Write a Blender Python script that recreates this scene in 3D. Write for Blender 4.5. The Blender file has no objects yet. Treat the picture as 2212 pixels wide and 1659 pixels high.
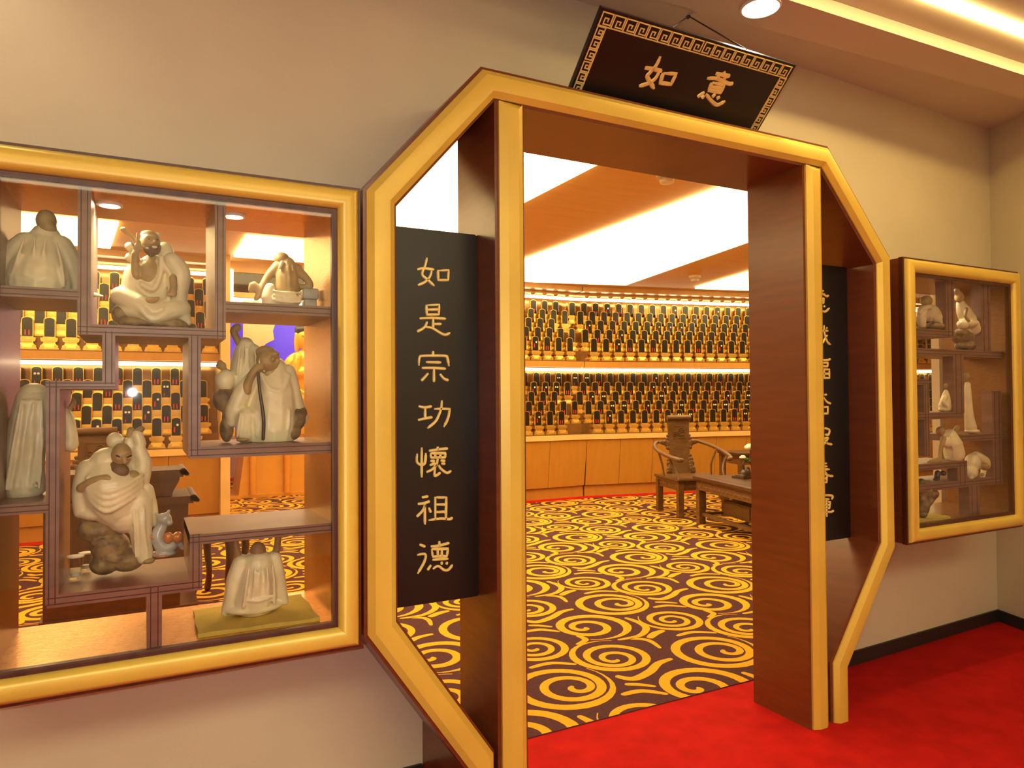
import bpy, bmesh, math, random
from mathutils import Vector, Matrix, Quaternion
random.seed(7)
SC = bpy.context.scene
COL = SC.collection
V = Vector

# ---------------------------------------------------------------- camera
F, CX, CY, D, H = 1534.0, 1106.0, 829.5, 2.23, 1.5
PITCH, YAW, ROLL = math.radians(1.05), math.radians(27.5), math.radians(0.37)
O = V((0, -D, H))
FWD = V((math.sin(YAW) * math.cos(PITCH), math.cos(YAW) * math.cos(PITCH), math.sin(PITCH)))
_r0 = V((math.cos(YAW), -math.sin(YAW), 0)); _u0 = _r0.cross(FWD)
RGT = _r0 * math.cos(ROLL) - _u0 * math.sin(ROLL)
UPV = _u0 * math.cos(ROLL) + _r0 * math.sin(ROLL)
cam = bpy.data.cameras.new('camera'); cam_o = bpy.data.objects.new('camera', cam); COL.objects.link(cam_o)
cam.sensor_fit = 'HORIZONTAL'; cam.sensor_width = 36.0; cam.lens = F / 2212.0 * 36.0
cam.clip_start = 0.02; cam.clip_end = 100
m3 = Matrix((RGT, UPV, -FWD)).transposed()
cam_o.matrix_world = Matrix.Translation(O) @ m3.to_4x4()
SC.camera = cam_o

# ---------------------------------------------------------------- exposure, world, lights
SC.view_settings.view_transform = 'Standard'; SC.view_settings.look = 'None'
SC.view_settings.gamma = 1.0; SC.view_settings.use_curve_mapping = False
SC.view_settings.exposure = 0.0
SC.cycles.use_denoising = True
SC.cycles.max_bounces = 8; SC.cycles.transparent_max_bounces = 16
SC.cycles.sample_clamp_indirect = 6.0
SC.cycles.caustics_reflective = False; SC.cycles.caustics_refractive = False
world = bpy.data.worlds.new('world'); SC.world = world; world.use_nodes = True
world.node_tree.nodes['Background'].inputs[0].default_value = (1.0, 0.72, 0.42, 1)
world.node_tree.nodes['Background'].inputs[1].default_value = 0.02

PANEL_E, LED_E, CORR_E, COVE_E, CASE_E = 7.0, 12.0, 26.0, 46.0, 13.0
WARM = (1.0, 0.73, 0.32); WARM2 = (1.0, 0.84, 0.53)
FLASH_W = 52.0
def lamp(name, kind, loc, energy, color, size=0.1, look=None, spot=None, blend=0.6, size_y=None):
    l = bpy.data.lights.new(name, kind); l.energy = energy; l.color = color
    if kind == 'AREA':
        l.size = size
        if size_y: l.shape = 'RECTANGLE'; l.size_y = size_y
    elif kind in ('POINT', 'SPOT'): l.shadow_soft_size = size
    if kind == 'SPOT': l.spot_size = math.radians(spot); l.spot_blend = blend
    o = bpy.data.objects.new(name, l); COL.objects.link(o); o.location = loc
    if look is not None:
        o.rotation_euler = (V(look) - V(loc)).to_track_quat('-Z', 'Y').to_euler()
    return o
# the camera's own flash lamp, seen as a glint in the case glass
lamp('camera_flash', 'SPOT', O + V((-0.05, 0.0, 0.04)), FLASH_W, (0.92, 0.93, 0.95), 0.012, O + V((-0.05, 0, .04)) + FWD, 140, 1.0)

def ray(px, py): return FWD + RGT * ((px - CX) / F) - UPV * ((py - CY) / F)
def at(px, py, y=0.0):
    d = ray(px, py); return O + d * ((y - O.y) / d.y)
def atz(px, py, z=0.0):
    d = ray(px, py); return O + d * ((z - O.z) / d.z)
def atplane(px, py, p0, n):
    d = ray(px, py); return O + d * ((V(p0) - O).dot(n) / d.dot(n))

# ---------------------------------------------------------------- materials
def nmat(name):
    m = bpy.data.materials.new(name); m.use_nodes = True
    nt = m.node_tree; b = nt.nodes['Principled BSDF']
    return m, nt, b
def mat(name, c, rough=0.5, metal=0.0, var=0.12, vs=6.0, bump=0.0, bs=60.0, coat=0.0, c2=None, spec=0.5, stretch=None):
    m, nt, b = nmat(name); N = nt.nodes; L = nt.links
    tc = N.new('ShaderNodeTexCoord'); mp = N.new('ShaderNodeMapping')
    L.new(tc.outputs['Object'], mp.inputs[0])
    if stretch: mp.inputs['Scale'].default_value = stretch
    nz = N.new('ShaderNodeTexNoise'); nz.inputs['Scale'].default_value = vs; nz.inputs['Detail'].default_value = 5
    L.new(mp.outputs[0], nz.inputs['Vector'])
    cr = N.new('ShaderNodeValToRGB')
    a = c2 if c2 else tuple(x * (1 - var) for x in c)
    z = c if c2 else tuple(min(1, x * (1 + var)) for x in c)
    cr.color_ramp.elements[0].position = 0.32; cr.color_ramp.elements[1].position = 0.68
    cr.color_ramp.elements[0].color = (*a, 1); cr.color_ramp.elements[1].color = (*z, 1)
    L.new(nz.outputs['Fac'], cr.inputs[0]); L.new(cr.outputs[0], b.inputs['Base Color'])
    b.inputs['Roughness'].default_value = rough; b.inputs['Metallic'].default_value = metal
    b.inputs['Coat Weight'].default_value = coat; b.inputs['Coat Roughness'].default_value = 0.12
    b.inputs['Specular IOR Level'].default_value = spec
    if bump:
        n2 = N.new('ShaderNodeTexNoise'); n2.inputs['Scale'].default_value = bs; n2.inputs['Detail'].default_value = 4
        L.new(mp.outputs[0], n2.inputs['Vector'])
        bp = N.new('ShaderNodeBump'); bp.inputs['Strength'].default_value = bump; bp.inputs['Distance'].default_value = 0.01
        L.new(n2.outputs['Fac'], bp.inputs['Height']); L.new(bp.outputs[0], b.inputs['Normal'])
    return m
def emat(name, c, s):
    m, nt, b = nmat(name)
    b.inputs['Base Color'].default_value = (0.8, 0.8, 0.8, 1)
    b.inputs['Emission Color'].default_value = (*c, 1); b.inputs['Emission Strength'].default_value = s
    return m
def glassmat(name, tint=(1, 1, 1), refl=1.0):
    m = bpy.data.materials.new(name); m.use_nodes = True; nt = m.node_tree; N = nt.nodes; L = nt.links
    N.clear(); out = N.new('ShaderNodeOutputMaterial'); tr = N.new('ShaderNodeBsdfTransparent'); gl = N.new('ShaderNodeBsdfGlossy')
    mx = N.new('ShaderNodeMixShader'); ge = N.new('ShaderNodeNewGeometry'); dt = N.new('ShaderNodeVectorMath'); dt.operation = 'DOT_PRODUCT'
    L.new(ge.outputs['Normal'], dt.inputs[0]); L.new(ge.outputs['Incoming'], dt.inputs[1])
    def mth(op, a, b=0.0):
        n = N.new('ShaderNodeMath'); n.operation = op
        if hasattr(a, 'links'): L.new(a, n.inputs[0])
        else: n.inputs[0].default_value = a
        if hasattr(b, 'links'): L.new(b, n.inputs[1])
        else: n.inputs[1].default_value = b
        return n.outputs[0]
    ab = mth('ABSOLUTE', dt.outputs['Value']); pw = mth('POWER', mth('SUBTRACT', 1.0, ab), 5.0)   # Schlick reflectance of thin glass
    fac = mth('MULTIPLY', mth('ADD', mth('MULTIPLY', pw, .96), .04), refl)
    tr.inputs[0].default_value = (*tint, 1); gl.inputs['Roughness'].default_value = 0.02
    L.new(fac, mx.inputs[0]); L.new(tr.outputs[0], mx.inputs[1]); L.new(gl.outputs[0], mx.inputs[2])
    L.new(mx.outputs[0], out.inputs[0]); return m

M = {}
M['wall'] = mat('corridor plaster', (0.67, 0.60, 0.445), 0.75, var=0.03, vs=3, bump=0.06, bs=90)
M['ceil'] = mat('corridor ceiling paint', (0.62, 0.54, 0.45), 0.8, var=0.03, vs=2)
M['roomwall'] = mat('room cream paint', (0.72, 0.52, 0.28), 0.7, var=0.04)
M['roomceil'] = mat('room ceiling veneer', (0.74, 0.46, 0.16), 0.5, var=0.05, vs=2, stretch=(1, 8, 1))
M['gold'] = mat('satin gilt moulding', (0.77, 0.56, 0.09), 0.38, metal=0.15, var=0.06, vs=4, bump=0.05, bs=220)
M['wood'] = mat('dark red mahogany', (0.175, 0.045, 0.013), 0.30, c2=(0.135, 0.033, 0.010), vs=2.6, stretch=(1.5, 1.5, 14), coat=0.12, bump=0.03, bs=30)
M['woodv'] = mat('dark mahogany edging', (0.10, 0.027, 0.012), 0.35, c2=(0.055, 0.014, 0.008), vs=3, stretch=(8, 8, 1.5))
M['lattice'] = mat('purplish brown shelf wood', (0.26, 0.15, 0.115), 0.38, c2=(0.185, 0.10, 0.075), vs=5, stretch=(1.5, 1.5, 6))
M['groove'] = mat('shelf groove shadow line', (0.05, 0.018, 0.014), 0.5)
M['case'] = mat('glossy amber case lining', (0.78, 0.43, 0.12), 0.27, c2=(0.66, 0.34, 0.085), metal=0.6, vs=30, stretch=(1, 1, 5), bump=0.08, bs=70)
M['case_shaded'] = mat('shade-darkened brown case lining', (0.27, 0.125, 0.032), 0.3, c2=(0.20, 0.088, 0.022), metal=0.15, vs=24, stretch=(1, 1, 5), bump=0.05, bs=70)  # darker copy of the lining, dimness of the right case put into its colour
M['black'] = mat('black lacquer board', (0.008, 0.0065, 0.0055), 0.38, var=0.2)
M['gilt'] = mat('bright gilt lettering', (0.98, 0.76, 0.26), 0.34, metal=0.1, var=0.1, vs=30)
M['red'] = mat('red carpet pile', (0.46, 0.010, 0.008), 0.95, var=0.13, vs=9, bump=0.25, bs=500, spec=0.1)
M['purple'] = mat('plum carpet pile', (0.085, 0.034, 0.042), 0.95, var=0.12, vs=60, bump=0.25, bs=600, spec=0.1)
M['yellow'] = mat('amber carpet pile', (0.80, 0.40, 0.028), 0.95, var=0.06, vs=60, bump=0.25, bs=600, spec=0.1)
M['porcelain'] = mat('cream glazed porcelain', (0.78, 0.72, 0.48), 0.33, var=0.12, vs=14, bump=0.04, bs=40)
M['skin'] = mat('bare brown stoneware', (0.46, 0.33, 0.14), 0.48, c2=(0.31, 0.215, 0.09), vs=22)
M['rock'] = mat('mottled brown rock glaze', (0.36, 0.25, 0.12), 0.5, c2=(0.075, 0.05, 0.028), vs=26, bump=0.5, bs=45)
M['dark'] = mat('dark stoneware', (0.055, 0.037, 0.028), 0.3)
M['amber'] = mat('orange glaze', (0.52, 0.19, 0.05), 0.18)
M['blueglaze'] = mat('pale blue grey glaze', (0.40, 0.42, 0.40), 0.25, var=0.2, vs=30)
M['mat'] = mat('yellow cloth mat', (0.55, 0.43, 0.085), 0.9, var=0.12, vs=10, bump=0.2, bs=120)
M['rose'] = mat('carved rosewood', (0.145, 0.074, 0.03), 0.33, c2=(0.095, 0.045, 0.018), vs=5, stretch=(2, 2, 6), bump=0.08, bs=40)
M['rosed'] = mat('dark rosewood', (0.085, 0.036, 0.018), 0.33, c2=(0.05, 0.021, 0.012), vs=5, stretch=(2, 2, 6))
M['counter'] = mat('amber maple panel', (0.47, 0.225, 0.036), 0.42, c2=(0.43, 0.20, 0.03), vs=2, stretch=(8, 8, 1))
M['countertop'] = mat('pale maple worktop', (0.70, 0.46, 0.18), 0.35, var=0.06)
M['backing'] = mat('mirror bronze backing', (0.30, 0.15, 0.05), 0.12, metal=0.6, var=0.1)
M['tgold'] = mat('gilt memorial stand', (0.80, 0.52, 0.13), 0.26, metal=0.8, var=0.12, vs=40, bump=0.10, bs=110)
M['tblack'] = mat('black memorial face', (0.012, 0.009, 0.007), 0.25)
M['tred'] = mat('red memorial lettering', (0.55, 0.02, 0.01), 0.4)
M['twhite'] = mat('pale portrait disc', (0.75, 0.7, 0.6), 0.4)
M['blue'] = emat('emissive ultramarine backdrop', (0.10, 0.03, 1.0), 0.62); M['blue'].node_tree.nodes['Principled BSDF'].inputs['Base Color'].default_value = (.05, .03, .5, 1)  # blue glow is the board's own emission, no lamp behind it
M['beard'] = mat('dark brown stoneware beard', (0.16, 0.095, 0.045), 0.55)
M['cloud'] = mat('cream cloud panel', (0.50, 0.39, 0.25), 0.6, var=0.05)
M['buddha'] = mat('golden buddha skin', (0.88, 0.46, 0.075), 0.28, metal=0.45, var=0.05)
M['curl'] = mat('dark blue curls', (0.03, 0.035, 0.07), 0.5)
M['white'] = mat('off white plastic', (0.8, 0.76, 0.68), 0.4)
M['petal'] = mat('white petals', (0.85, 0.82, 0.7), 0.6, var=0.05)
M['leaf'] = mat('green leaf', (0.07, 0.16, 0.03), 0.5)
M['steel'] = mat('dark wire', (0.05, 0.045, 0.04), 0.4, metal=0.6)
M['skirt'] = mat('charcoal skirting', (0.022, 0.018, 0.016), 0.5)
M['darkglass'] = mat('dark mirror glass', (0.03, 0.015, 0.007), 0.06)
M['glass'] = glassmat('clear case glass', (0.97, 0.96, 0.94), 0.7)
M['clear'] = glassmat('drinking glass', (0.92, 0.92, 0.9), 1.0)
M['panel'] = emat('ceiling light diffuser', WARM, PANEL_E)
M['led'] = emat('warm led strip', (1.0, 0.80, 0.48), LED_E)
M['cove'] = emat('cove tube', (1.0, 0.70, 0.24), COVE_E)
M['fillpanel'] = emat('added fill light diffuser', (1.0, 0.88, 0.53), 7.6)
M['bulb'] = emat('downlight lens', (1.0, 0.86, 0.6), CORR_E)
M['casebulb'] = emat('case spot lens', (1.0, 0.86, 0.6), 30.0)

# ---------------------------------------------------------------- mesh tools
class MB:
    def __init__(s): s.v = []; s.f = []; s.m = []
    def add(s, vs, fs, mi=0, T=None):
        o = len(s.v)
        for p in vs:
            p = V(p); s.v.append(T @ p if T is not None else p)
        for f in fs: s.f.append([i + o for i in f]); s.m.append(mi)
    def box(s, x0, x1, y0, y1, z0, z1, mi=0, T=None, tx=0, ty=0):
        vs = [(x0, y0, z0), (x1, y0, z0), (x1, y1, z0), (x0, y1, z0), (x0 + tx, y0 + ty, z1), (x1 - tx, y0 + ty, z1), (x1 - tx, y1 - ty, z1), (x0 + tx, y1 - ty, z1)]
        s.add(vs, [(0, 3, 2, 1), (4, 5, 6, 7), (0, 1, 5, 4), (1, 2, 6, 5), (2, 3, 7, 6), (3, 0, 4, 7)], mi, T)
    def bevbox(s, x0, x1, y0, y1, z0, z1, b=0.004, mi=0, T=None):
        bm = bmesh.new(); bmesh.ops.create_cube(bm, size=1)
        for v in bm.verts: v.co = V(((x0 + x1) / 2 + v.co.x * (x1 - x0), (y0 + y1) / 2 + v.co.y * (y1 - y0), (z0 + z1) / 2 + v.co.z * (z1 - z0)))
        bmesh.ops.bevel(bm, geom=bm.edges[:], offset=b, segments=2, affect='EDGES', clamp_overlap=True)
        s.bm(bm, mi, T)
    def bm(s, bm, mi=0, T=None):
        bm.verts.index_update()
        s.add([v.co.copy() for v in bm.verts], [[v.index for v in f.verts] for f in bm.faces], mi, T); bm.free()
    def prism(s, pts, d0, d1, mi=0, T=None):
        """pts: outline in (x,z); extruded along y from d0 to d1"""
        n = len(pts); vs = [(x, d0, z) for x, z in pts] + [(x, d1, z) for x, z in pts]
        fs = [tuple(range(n)), tuple(range(2 * n - 1, n - 1, -1))] + [(i, i + n, (i + 1) % n + n, (i + 1) % n) for i in range(n)]
        s.add(vs, fs, mi, T)
    def prismz(s, pts, z0, z1, mi=0, T=None):
        n = len(pts); vs = [(x, y, z0) for x, y in pts] + [(x, y, z1) for x, y in pts]
        fs = [tuple(range(n - 1, -1, -1)), tuple(range(n, 2 * n))] + [(i, (i + 1) % n, (i + 1) % n + n, i + n) for i in range(n)]
        s.add(vs, fs, mi, T)
    def tube(s, pts, r, seg=10, mi=0, T=None, caps=True, flat=1.0):
        pts = [V(p) for p in pts]; n = len(pts)
        rs = r if isinstance(r, (list, tuple)) else [r] * n
        vs = []; fs = []; up = None
        for i, p in enumerate(pts):
            t = (pts[min(i + 1, n - 1)] - pts[max(i - 1, 0)])
            t = t.normalized() if t.length > 1e-9 else V((0, 0, 1))
            if up is None: up = t.orthogonal().normalized()
            else:
                up = up - t * up.dot(t); up = up.normalized() if up.length > 1e-6 else t.orthogonal().normalized()
            b = t.cross(up)
            for k in range(seg):
                a = 2 * math.pi * k / seg; vs.append(p + (up * math.cos(a) + b * math.sin(a) * flat) * rs[i])
        for i in range(n - 1):
            for k in range(seg):
                a = i * seg + k; c = i * seg + (k + 1) % seg; fs.append((a, c, c + seg, a + seg))
        if caps: fs.append(tuple(range(seg - 1, -1, -1))); fs.append(tuple(range((n - 1) * seg, n * seg)))
        s.add(vs, fs, mi, T)
    def lathe(s, prof, c=(0, 0, 0), seg=24, mi=0, T=None):
        vs = []; fs = []; n = len(prof)
        for r, z in prof:
            for k in range(seg):
                a = 2 * math.pi * k / seg; vs.append((c[0] + r * math.cos(a), c[1] + r * math.sin(a), c[2] + z))
        for i in range(n - 1):
            for k in range(seg):
                a = i * seg + k; b = i * seg + (k + 1) % seg; fs.append((a, b, b + seg, a + seg))
        fs.append(tuple(range(seg - 1, -1, -1))); fs.append(tuple(range((n - 1) * seg, n * seg)))
        s.add(vs, fs, mi, T)
    def ell(s, c, r, su=16, sv=10, mi=0, T=None, rot=None):
        bm = bmesh.new(); bmesh.ops.create_uvsphere(bm, u_segments=su, v_segments=sv, radius=1)
        for v in bm.verts:
            q = V((v.co.x * r[0], v.co.y * r[1], v.co.z * r[2]))
            if rot is not None: q = rot @ q
            v.co = q + V(c)
        s.bm(bm, mi, T)
    def capsule(s, pts, rs, flat=1.0, mi=0):
        """smoothed chain of round sections"""
        P = [V(p) for p in pts]; q = []; qr = []
        for i in range(len(P) - 1):
            for k in range(4):
                t = k / 4.0
                p0 = P[max(i - 1, 0)]; p1 = P[i]; p2 = P[i + 1]; p3 = P[min(i + 2, len(P) - 1)]
                q.append(0.5 * ((2 * p1) + (p2 - p0) * t + (2 * p0 - 5 * p1 + 4 * p2 - p3) * t * t + (3 * p1 - p0 - 3 * p2 + p3) * t ** 3))
                qr.append(rs[i] * (1 - t) + rs[i + 1] * t)
        q.append(P[-1]); qr.append(rs[-1])
        s.tube(q, qr, 12, mi, None, True)
        s.ell(q[0], (qr[0],) * 3, 12, 8, mi); s.ell(q[-1], (qr[-1],) * 3, 12, 8, mi)
    def sweep(s, path, prof, closed=True, mi=0):
        """path: (x,z) corners clockwise seen from -y; prof: (inward offset, y) open or closed list; mitred"""
        n = len(path); P = [V((a, b)) for a, b in path]; rings = []
        for i in range(n):
            def nrm(a, b):
                d = (b - a).normalized(); return V((d.y, -d.x))
            if closed or 0 < i < n - 1:
                n1 = nrm(P[i - 1], P[i]); n2 = nrm(P[i], P[(i + 1) % n]); m = (n1 + n2).normalized(); k = 1 / max(0.2, m.dot(n1))
            elif i == 0: m = nrm(P[0], P[1]); k = 1
            else: m = nrm(P[-2], P[-1]); k = 1
            rings.append([(P[i].x + m.x * k * a, y, P[i].y + m.y * k * a) for a, y in prof])
        q = len(prof); vs = [p for r in rings for p in r]; fs = []
        for i in range(n if closed else n - 1):
            j = (i + 1) % n
            for k in range(q):
                k2 = (k + 1) % q; fs.append((i * q + k, j * q + k, j * q + k2, i * q + k2))
        if not closed:
            fs.append(tuple(range(q))); fs.append(tuple(range((n - 1) * q + q - 1, (n - 1) * q - 1, -1)))
        s.add(vs, fs, mi)
    def mesh(s, name, mats, smooth=None):
        me = bpy.data.meshes.new(name); me.from_pydata([tuple(v) for v in s.v], [], s.f)
        for m in mats: me.materials.append(m)
        for p, i in zip(me.polygons, s.m): p.material_index = i
        bm = bmesh.new(); bm.from_mesh(me); bmesh.ops.recalc_face_normals(bm, faces=bm.faces[:]); bm.to_mesh(me); bm.free()
        if smooth is not None:
            me.shade_smooth()
            if smooth < 180: me.set_sharp_from_angle(angle=math.radians(smooth))
        me.update(); return me
    def build(s, name, mats, parent=None, smooth=40, origin=None):
        if not isinstance(mats, (list, tuple)): mats = [mats]
        if origin is None and parent is None and s.v:
            xs = [v.x for v in s.v]; ys = [v.y for v in s.v]; zs = [v.z for v in s.v]
            origin = V(((min(xs) + max(xs)) / 2, (min(ys) + max(ys)) / 2, min(zs)))
        if origin is not None:
            origin = V(origin); s.v = [v - origin for v in s.v]
        me = s.mesh(name, mats, smooth)
        o = bpy.data.objects.new(name, me); COL.objects.link(o)
        if origin is not None: o.location = origin
        if parent is not None: o.parent = parent
        return o
def tag(o, label, cat, group=None, kind=None):
    if label: o['label'] = label
    if cat: o['category'] = cat
    if group: o['group'] = group
    if kind: o['kind'] = kind
    return o
def thing(name, loc, label, cat, group=None, rz=0.0):
    o = bpy.data.objects.new(name, None); COL.objects.link(o); o.location = loc; o.rotation_euler = (0, 0, rz); o.empty_display_size = 0.1
    return tag(o, label, cat, group)
def struct(mb, name, mats, label, cat, smooth=40):
    o = mb.build(name, mats, None, smooth); return tag(o, label, cat, None, 'structure')
def part(mb, name, mats, parent, smooth=40, label=None):
    """geometry given in world space, parented to an unrotated Empty"""
    mb.v = [v - parent_world(parent) for v in mb.v]
    o = mb.build(name, mats, parent, smooth)
    if label: o['label'] = label
    return o
def parent_world(p):
    w = V(p.location); q = p.parent
    while q is not None: w = w + V(q.location); q = q.parent
    return w
# ================================================================ THE SETTING
WY = 0.42                                       # corridor wall face; frames stand out from it
def wy(x): return WY + max(0.0, x - 3.3) * 0.038
def shear(mb):
    mb.v = [V((v.x, v.y + (wy(v.x) - WY), v.z)) for v in mb.v]
mb = MB(); mb.box(-5, 6, -4.6, 0.53, -0.06, 0.0)
struct(mb, 'floor', M['red'], 'plain red carpet of the corridor and doorway', 'floor')
mb = MB(); T0, T1 = WY, WY + 0.05
def wb(x0, x1, z0, z1): mb.box(x0, x1, T0, T1, z0, z1)
wb(-5, -.42, 0, 3.27); wb(-.42, .63, 0, .72); wb(-.42, .63, 2.165, 3.27); wb(.63, 3.265, 2.655, 3.27)
for poly in ([(.63, 0), (.98, 0), (.98, .24), (.63, .75)], [(.63, 2.17), (1.06, 2.655), (.63, 2.655)], [(3.265, 2.17), (3.265, 2.655), (2.825, 2.655)], [(2.91, 0), (3.265, 0), (3.265, .75), (2.91, .24)]):
    mb.prism(poly, T0, T1)
wb(3.265, 3.372, 0, 3.27); wb(3.372, 4.402, 0, .75); wb(3.372, 4.402, 2.18, 3.27); wb(4.402, 5.03, 0, 3.27)
shear(mb)
struct(mb, 'wall_front', M['wall'], 'beige corridor wall around the octagonal doorway', 'wall')
mb = MB(); mb.prismz([(5.03, .487), (5.1, .6), (4.55, -4.6), (4.15, -4.6), (4.42, -1.2)], 0, 3.27)
struct(mb, 'wall_right', M['wall'], 'beige corridor wall beyond the right hand corner', 'wall')
mb = MB(); mb.box(-5.1, -5, -4.6, .5, 0, 3.3)
struct(mb, 'wall_left', M['wall'], 'beige corridor end wall outside the picture', 'wall')
mb = MB(); mb.box(-5.1, 4.6, -4.7, -4.6, 0, 3.3)
struct(mb, 'wall_back', M['wall'], 'beige corridor wall behind the viewer', 'wall')
mb = MB(); mb.box(3.272, 5.03, WY - .014, WY - .001, 0, .075); mb.box(-5, .97, WY - .014, WY - .001, 0, .075); shear(mb)
struct(mb, 'baseboard_front', M['skirt'], 'charcoal skirting strip along the corridor wall', 'baseboard')
mb = MB(); mb.prismz([(5.028, .475), (5.014, .475), (4.41, -1.2), (4.42, -1.21)], 0, .075)
struct(mb, 'baseboard_right', M['skirt'], 'charcoal skirting strip right of the corner', 'baseboard')
# corridor ceiling: wall recess, lower strip with downlights, tray with cove tube
def c2(x): return .085 - .055 * (x - 1.9)
def cv(x): return -.165 - .035 * (x - 2.4)
mb = MB()
mb.prismz([(-5, .62), (5.2, .62), (5.2, c2(5.2) - .02), (-5, c2(-5) - .02)], 3.27, 3.33)
mb.prismz([(-5, c2(-5)), (5.2, c2(5.2)), (5.2, cv(5.2)), (-5, cv(-5))], 3.15, 3.32)
struct(mb, 'ceiling_edge', M['ceil'], 'lowered ceiling strip and wall recess of the corridor', 'ceiling')
mb = MB()
mb.prismz([(-5, cv(-5) + .02), (5.2, cv(5.2) + .02), (5.2, -4.7), (-5, -4.7)], 3.21, 3.33)
struct(mb, 'ceiling', M['ceil'], 'raised corridor ceiling with the cove tube', 'ceiling')
mb = MB(); mb.prismz([(1.9, -.335), (4.5, -.40), (4.5, -.45), (1.9, -.385)], 3.198, 3.209)
tag(mb.build('cove_tube', M['cove']), 'white glowing light strip across the corridor ceiling', 'light strip')

# the hall behind: ceiling, walls, floor carpet
mb = MB(); mb.box(-3.6, 14, WY + .20, 7.4, 3.15, 3.3)
struct(mb, 'ceiling_hall', M['roomceil'], 'amber veneer ceiling of the hall with lit panels', 'ceiling')
mb = MB(); mb.box(-3.7, -3.6, WY + .05, 7.4, 0, 3.3)
struct(mb, 'wall_hall_left', M['roomwall'], 'cream end wall of the hall', 'wall')
P0 = V((5.87, 6.75, 0)); PD = V((8.5 - 5.87, 6.2 - 6.75, 0)).normalized()
mb = MB(); mb.box(13.9, 14, WY + .05, 7.4, 0, 3.3)
struct(mb, 'wall_hall_right', M['roomwall'], 'cream far right wall of the hall', 'wall')
mb = MB()
mb.box(-3.6, .80, 7.33, 7.38, 0, 3.15); mb.box(4.6, 6.0, 7.33, 7.38, 0, 3.15); mb.prismz([(5.95, 7.33), (14, 5.68), (14, 5.74), (5.95, 7.39)], 0, 3.15)
struct(mb, 'wall_hall_back', M['backing'], 'bronze mirrored backing behind the memorial tablets', 'wall')
mb = MB(); mb.box(-3.6, 5.3, T1 + .085, T1 + .16, 2.68, 3.15); mb.box(5.35, 13.9, T1 + .13, T1 + .18, 0, 3.15)
struct(mb, 'wall_hall_front', M['roomwall'], 'cream hall side of the corridor wall', 'wall')
# altar alcove through the gap in the back wall
mb = MB(); mb.box(.72, .80, 7.36, 12.2, 0, 3.3); mb.box(4.6, 4.68, 7.36, 12.2, 0, 3.3); mb.box(.72, 4.68, 12.15, 12.25, 0, 4.0)
struct(mb, 'wall_alcove', M['roomwall'], 'cream walls of the altar alcove', 'wall')
mb = MB(); mb.box(.72, 4.68, 7.4, 12.2, 3.3, 3.4)
struct(mb, 'ceiling_alcove', M['roomwall'], 'cream ceiling of the altar alcove', 'ceiling')

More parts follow.
